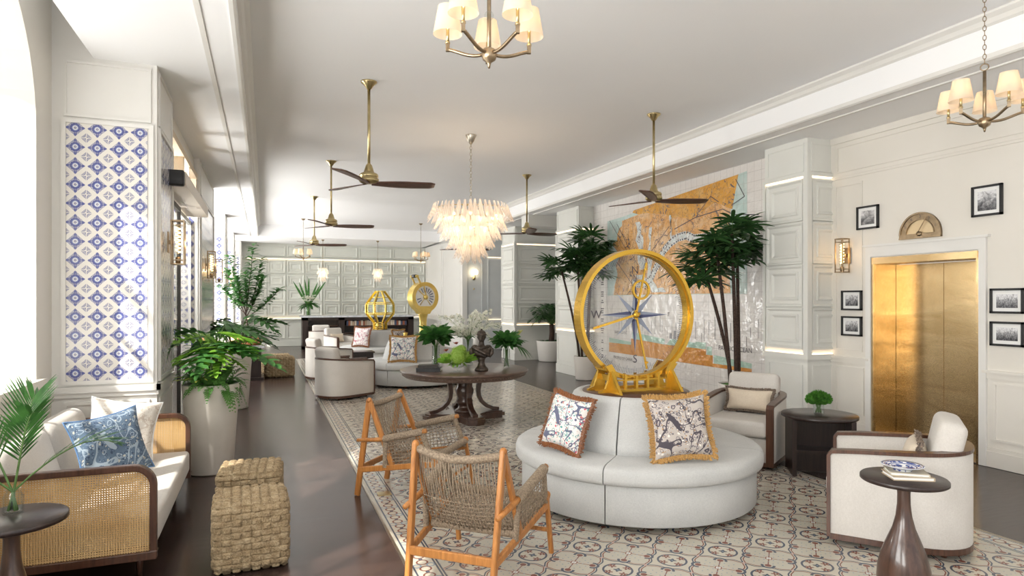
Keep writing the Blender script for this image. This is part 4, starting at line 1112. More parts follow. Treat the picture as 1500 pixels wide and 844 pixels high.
# ---- rope lounge chairs
def make_rope_chair(label, loc, rot):
    t = thing('rope_lounge_chair', label, 'armchair', loc, rot, 'teak and rope lounge chairs')   # faces +y
    XB, XF = .285, .335
    top_ = (-.30, .835); up_b = (-.06, .31)
    def xw(y): return XB+(XF-XB)*(y+.35)/.75
    for sx in (-1,1):
        m = MB(); m.bar((sx*.265,-.43,0),(sx*XB,top_[0],top_[1]), .030, .050, (0,1,0), .006); part('rear_leg', m, M['teak'], t)
        m = MB(); m.bar((sx*XB,top_[0]+.004,top_[1]-.01),(sx*(XB+.015),up_b[0],up_b[1]-.04), .028, .046, (0,1,0), .006); m.ball((sx*XB,top_[0],top_[1]), .024, 10, 8); part('back_post', m, M['teak'], t)
        m = MB(); m.bar((sx*.345,.42,0),(sx*XF,.345,.40), .030, .034, (0,1,0), .006); m.ball((sx*XF,.348,.41), .027, 12, 8); part('front_leg', m, M['teak'], t)
        m = MB(); m.bar((sx*.275,-.40,.225),(sx*XF,.36,.345), .028, .048, (0,0,1), .006); part('side_rail', m, M['teak'], t)
        m = MB(); m.tube([(sx*.295,-.41,.485),(sx*.305,-.2,.505),(sx*.335,.05,.555),(sx*.355,.27,.62)], [.016,.020,.021,.020], 8); part('armrest', m, M['teak'], t)
        m = MB(); N = 38; a, b = Vector((sx*.312,-.14,.517)), Vector((sx*.351,.235,.609))
        for i in range(N):
            p = a+(b-a)*i/(N-1); m.tube([(p.x+.027*cos(w_), p.y, p.z+.027*sin(w_)) for w_ in [2*pi*j/10 for j in range(10)]], .0062, 5, closed=True)
        part('arm_wrapping', m, M['rope'], t)
        m = MB()
        def sp(u, v):
            lo = Vector((sx*(.30+.03*u),-.14+.48*u,.275+.075*u)); hi = Vector((sx*(.312+.04*u),-.13+.365*u,.505+.09*u)); return lo+(hi-lo)*v
        for i in range(14): m.tube([sp(i/13,0), sp(i/13,.5)+Vector((.003*(1 if i%2 else -1),0,0)), sp(i/13,1)], .0036, 4)
        for j in range(8): m.tube([sp(i/13,(j+.5)/8.5)+Vector((.004*(1 if (i+j)%2 else -1),0,0)) for i in range(14)], .0034, 4)
        part('side_weave', m, M['rope'], t)
        for (p0, p1) in ((sp(0,0), sp(0,1)), (sp(1,0), sp(1,1))):
            m = MB()
            for i in range(24):
                c = p0+(p1-p0)*i/23; m.tube([(c.x+.013*cos(w_), c.y+.020*sin(w_), c.z) for w_ in [2*pi*j/8 for j in range(8)]], .0056, 5, closed=True)
            part('edge_wrapping', m, M['rope'], t)
    m = MB(); m.bar((-.272,-.402,.235),(.272,-.402,.235), .026, .052, (0,0,1), .006); part('rear_stretcher', m, M['teak'], t)
    m = MB(); m.bar((-XF,.375,.17),(XF,.375,.17), .020, .026, (0,0,1), .005); part('front_stretcher', m, M['teak'], t)
    m = MB(); m.bar((-XF-.02,.335,.395),(XF+.02,.335,.395), .05, .032, (0,0,1), .01); m.bar((-.30,-.06,.29),(.30,-.06,.29), .03, .03, (0,0,1), .006); part('seat_frame', m, M['teak'], t)
    m = MB(); n = 29
    def bk(u, v):
        T = Vector(((u-.5)*2*(XB-.02), top_[0]+.01-.05*sin(pi*u), top_[1]-.03-.03*sin(pi*u)))
        B = Vector(((u-.5)*2*(XB-.01), up_b[0]-.02-.03*sin(pi*u), up_b[1]-.02))
        p = T+(B-T)*v; p.y -= .05*sin(pi*v); return p
    for i in range(n+1):
        u = i/n; m.tube([bk(u, k/6) + Vector((.0035*(1 if (i*7+k*3)%5 > 2 else -1), .004*(1 if (i+k)%2 else -1) if k > 3 else 0, 0)) for k in range(7)], .0042, 5)
    for j in range(8):
        v = .58+.40*j/7; m.tube([bk(i/n, v)+Vector((0,.005*(1 if (i+j)%2 else -1),0)) for i in range(n+1)], .0042, 4)
    part('woven_back', m, M['rope'], t)
    m = MB(); N = 62
    for i in range(N):
        c = bk(i/(N-1), 0); m.tube([(c.x, c.y+.026*cos(w_), c.z+.020*sin(w_)) for w_ in [2*pi*j/8 for j in range(8)]], .0062, 5, closed=True)
    part('top_wrapping', m, M['rope'], t)
    m = MB()
    def st(u, v):
        hw = XB-.005+(XF-XB)*v; return Vector(((u-.5)*2*hw, -.08+.42*v, .295+.10*v-.05*sin(pi*v)*(.6+.4*sin(pi*u))))
    for i in range(37): m.tube([st(i/36, k/8) for k in range(9)], .0058, 5)
    for j in range(24): m.tube([st(i/18, (j+.5)/24)+Vector((0,0,.005*(1 if (i+j)%2 else -1))) for i in range(19)], .0052, 4)
    for v in (.0, 1.0):
        for i in range(60):
            c = st(i/59, v); m.tube([(c.x, c.y+.030*cos(w_), c.z+.026*sin(w_)) for w_ in [2*pi*j/8 for j in range(8)]], .0062, 5, closed=True)
    part('woven_seat', m, M['rope'], t)
    return t
rc = make_rope_chair('teak and rope lounge chair nearest the viewer, seen from behind', (1.26, 3.81, 0), radians(-42.3))
dup(rc, (1.254, 5.60, 0), radians(-128.5), 'teak and rope lounge chair farther back, turned sideways before the dark table')

# ---- pedestal table
t = thing('pedestal_table', 'large round dark wooden table on a four-legged pedestal under the glass chandelier', 'table', (2.67, 8.74, 0)); t.scale = (.955,.955,1)
m = MB(); m.lathe([(0,.615),(.86,.615),(.89,.62),(.90,.635),(.905,.645),(.915,.65),(.925,.665),(.93,.685),(.955,.69),(.96,.70),(.955,.715),(.94,.72),(0,.72)], 96)
part('table_top', m, M['tablewood'], t)
m = MB()
for i in range(120):
    a = 2*pi*i/120; m.ball((.918*cos(a), .918*sin(a), .655), .011, 6, 4)
part('bead_trim', m, M['tablewood'], t)
m = MB(); m.lathe([(.0,.10),(.15,.10),(.15,.13),(.10,.16),(.09,.20),(.12,.23),(.13,.26),(.10,.30),(.13,.36),(.14,.42),(.11,.47),(.10,.60),(.20,.615)], 32); part('pedestal_column', m, M['pedwood'], t)
for k in range(4):
    a = -pi/2+k*pi/2; m = MB(); pts = []
    prof = [(.26,.615),(.245,.56),(.225,.48),(.215,.40),(.225,.32),(.265,.24),(.34,.175),(.44,.135),(.54,.12)]
    vs = []; 
    for i, (r, z) in enumerate(prof):
        i0, i1 = max(i-1,0), min(i+1,len(prof)-1); dr, dz = prof[i1][0]-prof[i0][0], prof[i1][1]-prof[i0][1]; L = sqrt(dr*dr+dz*dz); nr, nz = -dz/L, dr/L
        th = .034-.010*i/8
        for s1, s2 in ((-.04,-th),(.04,-th),(.04,th),(-.04,th)):
            rr, zz = r+nr*s2, z+nz*s2; vs.append((rr*cos(a)-s1*sin(a), rr*sin(a)+s1*cos(a), zz))
    fs = []
    for i in range(len(prof)-1):
        for j in range(4): fs.append((i*4+j, i*4+(j+1)%4, (i+1)*4+(j+1)%4, (i+1)*4+j))
    fs += [(3,2,1,0), tuple(len(prof)*4-4+j for j in range(4))]
    m.add(vs, fs, False); m.M = Matrix.Rotation(a,4,'Z'); m.M = None
    o = part('leg', m, M['pedwood'], t); bevel(o, .006)
m = MB(); poly = []
for k in range(4):
    a = k*pi/2-pi/2
    for (r, s) in ((.30,-.16),(.50,-.13),(.60,-.13),(.64,0),(.60,.13),(.50,.13),(.30,.16)): poly.append((r*cos(a)-s*sin(a), r*sin(a)+s*cos(a)))
m.prism(poly, .035, .085); poly2 = [(x*.94,y*.94) for x,y in poly]; m.prism(poly2, .085, .105); m.prism([(x*1.0,y*1.0) for x,y in poly2], .0, .035)
o = part('base', m, M['pedwood'], t); bevel(o, .008)

# ---- small pedestal tables
def bottle_table(label, loc):
    t = thing('pedestal_side_table', label, 'side table', loc, 0, 'small dark round pedestal side tables')
    m = MB(); m.lathe([(0,.632),(.222,.632),(.229,.637),(.229,.655),(.224,.66),(0,.66)], 64); part('table_top', m, M['dark'], t)
    m = MB(); m.lathe([(0,0),(.135,0),(.140,.02),(.142,.06),(.137,.13),(.118,.21),(.088,.29),(.060,.36),(.043,.43),(.035,.50),(.034,.56),(.038,.60),(.048,.632)], 48); part('turned_base', m, M['pedwood'], t)
    return t
bt = bottle_table('small dark round side table at the bottom right, holding a blue plate', (3.51, 2.65, 0))
dup(bt, (-1.13, 3.70, 0), 0, 'small dark round side table at the bottom left, before the cane sofa')

t = thing('side_table', 'dark round side table on crossed panels, between two tub armchairs', 'side table', (5.10, 4.74, 0), radians(-36))
m = MB(); m.lathe([(0,.548),(.34,.548),(.348,.553),(.348,.575),(.343,.58),(0,.58)], 64); part('table_top', m, M['dark'], t)
m = MB(); m.box(-.28,-.24,-.22,.22,0,.548); part('side_panel', m, M['dark'], t)
m = MB(); m.box(.24,.28,-.22,.22,0,.548); part('side_panel', m, M['dark'], t)
m = MB(); m.box(-.24,.24,.03,.06,0,.548); part('back_panel', m, M['dark'], t)
m = MB(); m.box(-.24,.24,-.19,.03,.225,.25); part('shelf', m, M['dark'], t)

# ---- cane sofa
t = thing('cane_sofa', 'long cane sided sofa with pale cushions under the left window', 'sofa', (-1.10, 5.28, 0))   # faces +x
def arm_frame(y):
    m = MB(); r = .11; xf, xb, zb, zt = .475, -.50, .165, .70
    pts = [(xb,y,zt),(xf-r,y,zt)]+[(xf-r+r*sin(a),y,zt-r+r*cos(a)) for a in [pi/2*i/8 for i in range(1,9)]]+[(xf,y,zb+.03)]
    P3 = pts; prev = None
    vs = []; N = len(P3)
    for i in range(N):
        a_, b_ = Vector(P3[max(i-1,0)]), Vector(P3[min(i+1,N-1)]); d = (b_-a_).normalized(); nrm = Vector((d.z,0,-d.x))
        for s1, s2 in ((-.024,-.019),(.024,-.019),(.024,.019),(-.024,.019)): q = Vector(P3[i])+nrm*s2; vs.append((q.x, q.y+s1, q.z))
    fs = [(i*4+j, i*4+(j+1)%4, (i+1)*4+(j+1)%4, (i+1)*4+j) for i in range(N-1) for j in range(4)]+[(0,1,2,3),(N*4-4,N*4-1,N*4-2,N*4-3)]
    m.add(vs, fs, False); m.box(xb,xf+.019,y-.024,y+.024,zb-.02,zb+.03); return m
for y in (-.93, .93):
    o = part('arm_frame', arm_frame(y), M['walnut'], t); bevel(o, .005)
    c = MB(); r = .095; xf, zt = .456, .681
    poly = [(-.49,.195),(xf,.195)]+[(xf-r+r*cos(a),zt-r+r*sin(a)) for a in [pi/2*i/8 for i in range(9)]]+[(-.49,zt)]
    c.extrude_xz(poly, y-.004, y+.004); part('cane_panel', c, M['cane'], o)
m = MB(); m.box(-.50,.45,-.905,.905,.17,.205); m.box(-.515,-.47,-.93,.93,.17,.70); part('seat_frame', m, M['walnut'], t)
m = MB(); m.rbox((.01,0,.30),(.96,1.80,.185),.035,4); part('seat_cushion', m, M['fabric3'], t)
for y in (-.455,.455):
    m = MB(); m.M = Matrix.Translation((-.33,y,.60)) @ Matrix.Rotation(radians(-16),4,'Y'); m.rbox((0,0,0),(.20,.88,.46),.09,5); part('back_cushion', m, M['fabric3'], t)
for x in (.38,-.42):
    for y in (-.80,.80):
        m = MB(); m.lathe([(.015,0),(.024,.17)], 12, (x,y,0)); part('leg', m, M['walnut'], t)

# ---- woven cube ottomans
def make_ottoman(label, loc, d=(.45,.45,.43), rot=0, scale=None):
    s = .057
    def disp(p, n):
        # every block shows two plump plaits; neighbouring blocks go over and under
        ax = max(range(3), key=lambda i: abs(n[i])); a_, b_ = (p[0], p[1]) if ax == 2 else ((p[1], p[2]) if ax == 0 else (p[0], p[2]))
        a, b = a_/s, b_/(.0385); i, j = math.floor(a), math.floor(b); fu, fv = a-i, b-j
        gx, gy = min(1, 2.6*sin(pi*fu)), min(1, 2.2*sin(pi*fv))
        h = (gy*(.85+.15*sin(pi*fu))*gx) if (i+j) % 2 == 0 else .52*gy*(.8+.2*abs(cos(2*pi*fu)))
        return (h-.6)*.022
    m = MB(); m.rbox((0,0,d[2]/2+.006), d, .05, 6, 84, disp)
    return single('woven_ottoman', m, M['seagrass'], label, 'ottoman', loc, (0,0,rot), 'woven seagrass cube ottomans')
o1 = make_ottoman('woven seagrass cube ottoman nearest the viewer, right of the sofa', (-.085, 4.50, 0), rot=radians(2))
o2 = dup(o1, (-.10, 5.28, 0), radians(-3), 'woven seagrass cube ottoman directly behind the nearest one')
o3 = make_ottoman('woven ottoman far back beside the dark stand with a copper bowl, the nearer of two', (.31, 15.15, 0), (.62,.5,.43))
o4 = dup(o3, (.24, 15.85, 0), 0, 'woven ottoman mostly hidden behind the other far ottoman')

# ---- reception desk
t = thing('reception_desk', 'long dark reception desk with grey marble top before the panelled wall', 'desk', (3.15, 23.45, 0))
m = MB(); m.box(-2.0,2.0,-.42,.42,1.10,1.16); part('marble_top', m, M['marble'], t)
m = MB()
m.box(-1.95,1.95,.05,.38,.0,1.10)
for x in (-1.95,-.72,.55,1.75): m.box(x,x+.20,-.38,.05,0,1.10)
m.box(-1.95,1.95,-.38,.05,1.0,1.10); m.box(-1.95,1.95,-.38,.05,0,.10); part('cabinet', m, M['dark'], t)
for (a, b) in ((-1.75,-.72),(-.52,.55),(.75,1.75)):
    m = MB(); m.box(a,b,-.30,.05,.52,.545); m.box(a,b,-.30,.05,.78,.80) ; part('shelf', m, M['walnut'], t)
random.seed(11)
cols = [mat('book_cover_%s' % n, c, .6) for n, c in (('cream',(.66,.58,.47)),('rust',(.34,.11,.06)),('tan',(.45,.33,.22)),('navy',(.09,.11,.18)),('sand',(.58,.50,.40)))]
nm = ['cream','rust','tan','navy','sand']
n_b = 0
for (a, b) in ((-.45,.50),(.82,1.65)):
    x = 3.15+a
    while x < 3.15+b:
        w_ = random.uniform(.05,.075); h = random.uniform(.145,.185); c = random.randrange(5)
        m = MB(); m.box(0,.008,-.13,0,0,h); m.box(w_-.008,w_,-.13,0,0,h); m.box(0,w_,-.14,-.13,0,h); m.mi = 1; m.box(.008,w_-.008,-.13,-.01,.008,h-.01)
        sec = 'left' if a < 0 else 'right'
        single('book', m, [cols[c], M['paper']], '%s spined book on the reception desk front shelf, %s bay' % (nm[c], sec), 'book', (x, 23.30, .80), group='%s books in the %s desk bay' % (nm[c], sec))
        x += w_+.012
# dark plinth with marble top
t = thing('display_stand', 'dark wood display stand with stone top behind the left planters', 'stand', (-.38, 14.95, 0))
m = MB(); m.box(-.31,.31,-.33,.33,.0,.68); m.box(-.36,.36,-.38,.38,.0,.05); part('stand_body', m, M['dark'], t)
m = MB(); m.box(-.37,.37,-.39,.39,.68,.73); part('stone_top', m, M['marble'], t)

# dark wood occasional chair back near the middle banquette and a wood frame chair
def ladder_chair(label, loc, rot):
    t = thing('wooden_armchair', label, 'armchair', loc, rot)   # faces +y
    m = MB(); m.M = Matrix.Translation((0,-.30,.62)) @ Matrix.Rotation(radians(14),4,'X'); m.rbox((0,0,0),(.66,.035,.34),.012,2)
    for x in (-.18,0,.18): m.box(x-.015,x+.015,-.025,-.015,-.15,.15)
    part('backrest', m, M['walnut'], t)
    for sx in (-1,1):
        m = MB(); m.bar((sx*.31,-.36,0),(sx*.31,-.22,.60), .04, .05, (0,1,0)); m.bar((sx*.31,.30,0),(sx*.31,.30,.56), .04, .05, (0,1,0)); part('leg', m, M['walnut'], t)
        m = MB(); m.bar((sx*.31,-.26,.57),(sx*.31,.34,.57), .05, .03); part('armrest', m, M['walnut'], t)
    m = MB(); m.rbox((0,.02,.40),(.58,.62,.13),.04,4); part('seat_cushion', m, M['fabric3'], t)
    m = MB(); m.box(-.30,.30,-.28,.32,.28,.335); part('seat_frame', m, M['walnut'], t)
    return t
ladder_chair('dark wooden backed armchair between the nearest left tub armchair and middle banquette', (1.42, 12.78, 0), heading(.9,.42))
t = thing('low_table', 'dark low table beside the middle round banquette', 'table', (2.05, 14.6, 0))
m = MB(); m.box(-.22,.22,-.2,.2,.0,.52); m.box(-.25,.25,-.23,.23,.52,.55); part('table_body', m, M['dark'], t)
# =================================================================== MURAL
XM = 6.876
def ypt(y, z, d=.0): return (XM-d, y, z)
mu = thing('tile_mural', 'large glazed tile map mural in orange and sea green on the right wall', 'mural', (0,0,0))
mu.location = (6.88, 9.8, 0)
def flat(mb, pts, d):
    n = len(pts); o = Vector((6.88, 9.8, 0))
    mb.add([(-d, y-9.8, z) for y, z in pts], [tuple(range(n))], False)
def ragged(y0, z0, y1, z1, n, amp, seed):
    r = random.Random(seed); return [(y0+(y1-y0)*i/n+r.uniform(-amp,amp)*(0<i<n), z0+(z1-z0)*i/n+r.uniform(-amp,amp)*(0<i<n)) for i in range(n+1)]
m = MB(); flat(m, [(7.75,1.80),(12.00,1.80),(12.00,3.40),(11.4,3.42),(7.75,3.68)], .002); part('sea', m, M['map_sea'], mu)
m = MB()
pts = ragged(7.94,3.66,8.15,3.0,4,.02,1)+ragged(8.15,3.0,8.12,1.81,6,.05,2)+[(11.72,1.81)]+ragged(11.75,1.81,11.55,2.55,6,.07,3)+ragged(11.5,2.6,11.80,2.9,4,.04,4)+ragged(11.6,2.95,11.40,3.34,4,.05,5)
flat(m, pts, .003); part('land', m, M['map_land'], mu)
m = MB()
pts = [(7.94,3.665),(10.95,3.50)]+ragged(11.0,3.46,9.2,3.12,8,.05,6)+ragged(9.1,3.1,8.6,3.28,3,.03,7)+ragged(8.5,3.3,8.08,3.14,3,.02,8)
flat(m, pts, .004); part('mountains', m, M['map_top'], mu)
m = MB()
for (a,b,c_,d_,w_,sd,n) in ((10.9,3.25,10.75,2.3,.16,9,9),(10.4,3.1,10.5,2.1,.10,12,8),(10.9,2.2,10.3,1.85,.28,10,6),(9.75,3.25,9.70,2.75,.05,13,6)):
    L = ragged(a,b,c_,d_,n,.05,sd); R = ragged(a-w_,b,c_-w_*1.6,d_,n,.05,sd+40)
    flat(m, L+R[::-1], .005)
part('lakes', m, M['map_lake'], mu)
m = MB()   # winding canal with dashed banks
path = [(9.70,2.75),(9.5,2.82),(9.25,2.84),(9.05,2.76),(8.75,2.75),(8.5,2.78)]
path2 = [(9.70,2.75),(9.95,2.60),(10.05,2.42),(10.20,2.30),(10.35,2.10),(10.6,2.0),(11.0,2.05)]
def ribbon(mb, pth, w_, d):
    for i in range(len(pth)-1):
        (a,b),(c_,e) = pth[i],pth[i+1]; L = sqrt((c_-a)**2+(e-b)**2); nx, nz = -(e-b)/L*w_, (c_-a)/L*w_
        mb.add([(-d,a-9.8+nx,b+nz),(-d,c_-9.8+nx,e+nz),(-d,c_-9.8-nx,e-nz),(-d,a-9.8-nx,b-nz)], [(0,1,2,3)], False)
m.mi = 0; ribbon(m, path, .075, .0055); ribbon(m, path2, .075, .0055)
m.mi = 1
for pth in (path, path2):
    for i in range(len(pth)-1):
        (a,b),(c_,e) = pth[i],pth[i+1]; L = sqrt((c_-a)**2+(e-b)**2); k = max(1,int(L/.06))
        for q in range(k):
            u = (q+.2)/k; y, z = a+(c_-a)*u, b+(e-b)*u
            for s in (-1,1):
                yy, zz = y-(e-b)/L*.055*s, z+(c_-a)/L*.055*s
                m.add([(-.006,yy-9.8-.017,zz-.014),(-.006,yy-9.8+.017,zz-.014),(-.006,yy-9.8+.017,zz+.014),(-.006,yy-9.8-.017,zz+.014)], [(0,1,2,3)], False)
part('canal', m, [M['map_lake'], M['ink']], mu)
m = MB()   # survey lines
for pth in ([(7.5,2.98),(8.05,3.05),(8.3,3.17),(9.0,3.12),(9.6,2.98)],[(9.75,3.05),(10.4,2.58),(10.6,2.35),(10.6,2.2)],[(11.6,3.3),(10.9,2.5),(10.8,2.4)],[(11.9,3.4),(11.2,2.7)],[(11.6,2.5),(11.1,2.1),(10.8,1.85)],[(8.0,3.6),(7.8,3.3),(8.1,3.2)],[(8.9,3.2),(8.6,3.42),(8.4,3.3)]): ribbon(m, pth, .007, .0065)
for k in range(26):
    y = 9.1-.02*k; ribbon(m, [(8.95-.025*k*.6, 2.95+.028*k),(8.945-.025*k*.6, 2.965+.028*k)], .006, .0065) if k < 24 and k % 2 == 0 else None
for k in range(14): ribbon(m, [(10.1, 2.9+.03*k),(10.095,2.912+.03*k)], .006, .0065)
r = random.Random(5)
for k in range(34):      # fine vertical notes over the profile strip
    y = 11.5-.12*k+r.uniform(-.03,.03); z0 = .98+r.uniform(0,.15); ribbon(m, [(y,z0),(y,z0+r.uniform(.1,.45))], .004, .0065)
part('survey_lines', m, M['ink'], mu)
m = MB()
flat(m, [(11.93,.60),(7.65,.60),(7.65,.66),(8.55,.66),(8.55,.79),(8.72,.79),(8.72,.88),(9.9,.885),(11.05,.93),(11.05,.80),(11.93,.80)], .003); part('profile_strip', m, M['map_strip'], mu)
m = MB()
flat(m, [(11.93,.80),(11.05,.80),(11.05,.86),(11.93,.90)], .004); flat(m, [(11.0,.93),(9.9,.885),(9.9,.985),(11.0,1.06)], .004); flat(m, [(9.85,.885),(9.0,.88),(9.0,.97),(9.7,1.0)], .004); flat(m, [(9.0,.88),(8.72,.88),(8.72,.99),(9.0,.99)], .004); flat(m, [(8.70,.79),(8.57,.79),(8.57,.93),(8.70,.93)], .004); flat(m, [(8.52,.66),(7.65,.66),(7.65,.74),(8.52,.80)], .004); part('profile_water', m, M['map_green'], mu)
m = MB()
for k in range(5):
    a0 = .12*k; flat(m, [(9.75-a0,1.0),(9.67-a0,1.0),(9.68-a0,1.10+.05*(k%2)),(9.74-a0,1.10+.05*(k%2))], .005)
part('profile_structures', m, M['inkgrey'], mu)
tx = MB()
def wall_text(s, size, y, z, rot=0): put_text(tx, s, size, Matrix.Translation((-.008, y-9.8, z)) @ Matrix(((0,0,-1,0),(-1,0,0,0),(0,1,0,0),(0,0,0,1))) @ Matrix.Rotation(rot,4,'Z'))
wall_text('PACIFIC OCEAN', .105, 8.02, .93); wall_text('PROFILE OF CANAL', .085, 11.35, .50); wall_text('GATUN LOCKS', .07, 11.45, 1.03)
wall_text('N', .2, 10.9, 2.15); wall_text('GULF OF PANAMA', .05, 8.75, 2.03)
part('mural_lettering', tx, M['ink'], mu)
m = MB(); r = random.Random(8)
for yc in (12.22, 7.16):
    z = .45
    while z < 3.4:
        for k in range(r.randint(2,3)):
            w_ = r.uniform(.03,.075)
            flat(m, [(yc+w_,z),(yc-w_,z),(yc-w_,z+.022),(yc+w_,z+.022)], .004); z += .045
        z += r.choice((.05,.12,.09))
part('margin_notes', m, M['ink'], mu)

# =================================================================== WALL ITEMS
def picture(i, y0, y1, z0, z1, label):
    yc, zc = (y0+y1)/2, (z0+z1)/2; w_, h = abs(y1-y0), abs(z1-z0)
    t = thing('framed_photograph', label, 'picture', (XR, yc, zc), 0, 'framed black and white photographs around the elevator')
    m = MB(); f_ = .022
    for a in ((-w_/2,w_/2,-h/2,-h/2+f_),(-w_/2,w_/2,h/2-f_,h/2),(-w_/2,-w_/2+f_,-h/2,h/2),(w_/2-f_,w_/2,-h/2,h/2)): m.box(-.030,0,a[0],a[1],a[2],a[3])
    part('frame', m, M['black'], t)
    m = MB(); m.box(-.014,0,-w_/2+f_,w_/2-f_,-h/2+f_,h/2-f_); part('mat_board', m, M['paper'], t)
    m = MB(); m.box(-.016,-.014,-w_/2+f_+.035,w_/2-f_-.035,-h/2+f_+.035,h/2-f_-.035); part('photo_print', m, PH[i], t)
picture(0, 5.53, 5.83, 2.575, 2.86, 'small framed photograph above the brass wall light, left of the elevator dial')
picture(1, 4.15, 4.446, 2.565, 2.88, 'framed photograph hanging highest, upper right of the elevator')
picture(2, 5.76, 6.055, 1.573, 1.823, 'framed photograph left of the elevator, upper of the left pair')
picture(3, 5.76, 6.055, 1.250, 1.498, 'framed photograph left of the elevator, lower of the left pair')
picture(4, 3.955, 4.265, 1.567, 1.82, 'framed photograph right of the elevator, upper of the right pair')
picture(5, 3.955, 4.265, 1.240, 1.486, 'framed photograph right of the elevator, lower of the right pair')
t = thing('elevator_dial', 'half round bronze floor indicator dial with a pointer above the elevator', 'dial', (XR, 5.01, 2.45))
def half(mb, r0, r1, d0, d1, z=0, n=30):
    for k in range(n):
        a, b = pi*k/n, pi*(k+1)/n
        v = [(-d, r*cos(q), z+r*sin(q)) for d in (d0,d1) for q in (a,b) for r in (r0,r1)]
        mb.add(v, [(0,1,3,2),(4,6,7,5),(1,5,7,3),(0,2,6,4)], False)
m = MB(); half(m, 0, .235, 0, .012); part('dial_face', m, mat('pale_gold_dial',(.66,.52,.32),.35,.6), t)
m = MB(); half(m, .165, .245, 0, .022); half(m, .225, .245, 0, .034); half(m, .160, .170, 0, .030); m.box(-.030,0,-.245,.245,-.045,.006); m.box(-.036,0,-.245,.245,-.05,-.035)
part('dial_rim', m, M['bronze'], t)
m = MB()
for k, s in enumerate('12345'):
    a = radians(155-32*k); put_text(m, s, .05, Matrix.Translation((-.0235, .198*cos(a), .198*sin(a))) @ Matrix(((0,0,-1,0),(-1,0,0,0),(0,1,0,0),(0,0,0,1))) )
part('dial_numerals', m, M['ink'], t)
m = MB(); m.bar((-.038,.02,0),(-.038,-.085,.18),.008,.006,(1,0,0)); m.M = Matrix.Translation((-.03,0,0)) @ Matrix.Rotation(radians(90),4,'Y'); m.lathe([(0,-.012),(.03,-.012),(.026,.01),(0,.012)],16); m.M = None; part('pointer', m, M['bronze'], t)

# =================================================================== PILLOWS
def pillow(name, label, w_, h, d, mt, loc, rz, tilt, fr=None, roll=0, piping=None, cat='pillow', group=None):
    t = thing(name, label, cat, loc, 0, group)
    R = Matrix.Rotation(rz,4,'Z') @ Matrix.Rotation(tilt,4,'X') @ Matrix.Rotation(roll,4,'Y')
    t.rotation_euler = R.to_euler()
    def edge(u, v):  # u,v in -1..1 -> x,z with pulled-in sides and pointed corners
        k = 1-.12*(1-v*v)*abs(u)**2; l = 1-.12*(1-u*u)*abs(v)**2
        return (u*w_/2*k, v*h/2*l)
    m = MB()
    for s in (1,-1):
        def fn(a, b, s=s):
            u, v = 2*a-1, 2*b-1; x, z = edge(u, v)
            th = d/2*(max(0,(1-u**4))*max(0,(1-v**4)))**.55 + .004*sin(7*u+3*v)*(1-u*u)*(1-v*v)
            return (x, s*th, z)
        old = m.f[:]; m.grid(fn, 18, 18)
        if s > 0:
            k = len(old); m.f[k:] = [f[::-1] for f in m.f[k:]]
    part('pillow_body', m, mt, t)
    if fr:
        f = MB(); rnd = random.Random(len(label)); fw = .036 if h > .4 else .024
        N = 300
        for i in range(N):
            s = 4*i/N; sd = int(s); q = 2*(s-sd)-1
            u, v = ((q,-1),(1,q),(-q,1),(-1,-q))[sd]
            x, z = edge(u, v); L = sqrt(u*u+v*v)
            ox, oz = ((0,-1),(1,0),(0,1),(-1,0))[sd]
            if abs(q) > .88: ox, oz = u/L, v/L
            for j in range(3):
                a = rnd.uniform(-.3,.3); o2 = (ox*cos(a)-oz*sin(a), ox*sin(a)+oz*cos(a)); ln = fw*rnd.uniform(.75,1.15); yy = rnd.uniform(-.016,.016)
                p0 = (x-ox*.008, rnd.uniform(-.006,.006), z-oz*.008); p1 = (x+o2[0]*ln*.6, yy*.7, z+o2[1]*ln*.6); p2 = (x+o2[0]*ln, yy*1.5, z+o2[1]*ln)
                f.tube([p0,p1,p2], [.0045,.0055,.003], 4, smooth=False)
        part('fringe', f, fr, t)
    if piping:
        f = MB(); N = 80; pts = []
        for i in range(N):
            s = 4*i/N; sd = int(s); q = 2*(s-sd)-1; u, v = ((q,-1),(1,q),(-q,1),(-1,-q))[sd]; x, z = edge(u, v); pts.append((x,0,z))
        f.tube(pts, .006, 6, closed=True); part('piping', f, piping, t)
    return t
def on_banq(cx, cy, ang, r0, h=.40): return (cx+r0*cos(ang), cy+r0*sin(ang))
# left pillow: leans against the back cone, rust fringe
def lean(label, cx, cy, ang, mt, fr, w_=.42, h=.42, r=.72, tilt=18, z=.487, roll=0, yaw=0):
    # ang = direction from the banquette centre; pillow face looks outwards, top leans back
    x, y = cx+r*cos(ang), cy+r*sin(ang)
    rz = ang+pi/2+yaw      # local -y (front) points outward
    zc = z+(h/2+.02)*cos(radians(tilt))+.012
    return pillow('throw_pillow', label, w_, h, .15, mt, (x, y, zc), rz, radians(-tilt), fr, roll, group='fringed pillows')
lean('white floral pillow with rust fringe, on the left of the nearest round banquette', BX, 4.80, radians(-164), M['pil_color'], M['fr_rust'], .41, .43, .81, 18, .487, radians(6), radians(6))
lean('taupe floral pillow with gold fringe, at the front of the nearest round banquette', BX, 4.80, radians(-98), M['pil_taupe'], M['fr_gold'], .46, .47, .80, 16, .487, radians(-4), radians(-10))
lean('pale floral pillow with gold fringe on the middle banquette, behind the dark table', 2.90, 12.95, radians(-120), M['pil_color'], M['fr_gold'], .52, .50, .80, 15, .487, 0, radians(8))
lean('pink floral pillow with brown fringe on the farthest banquette, left of the lantern', 2.89, 17.2, radians(-135), M['pil_pink'], M['fr_rust'], .50, .50, .80, 14)
lean('small taupe pillow with gold fringe on the farthest banquette, right of the lantern', 2.89, 17.2, radians(-62), M['pil_taupe'], M['fr_gold'], .40, .42, .80, 14)
d_ = Vector((-.84,-.54,0)).normalized(); p_ = Vector((4.84,5.46,0))-d_*.10
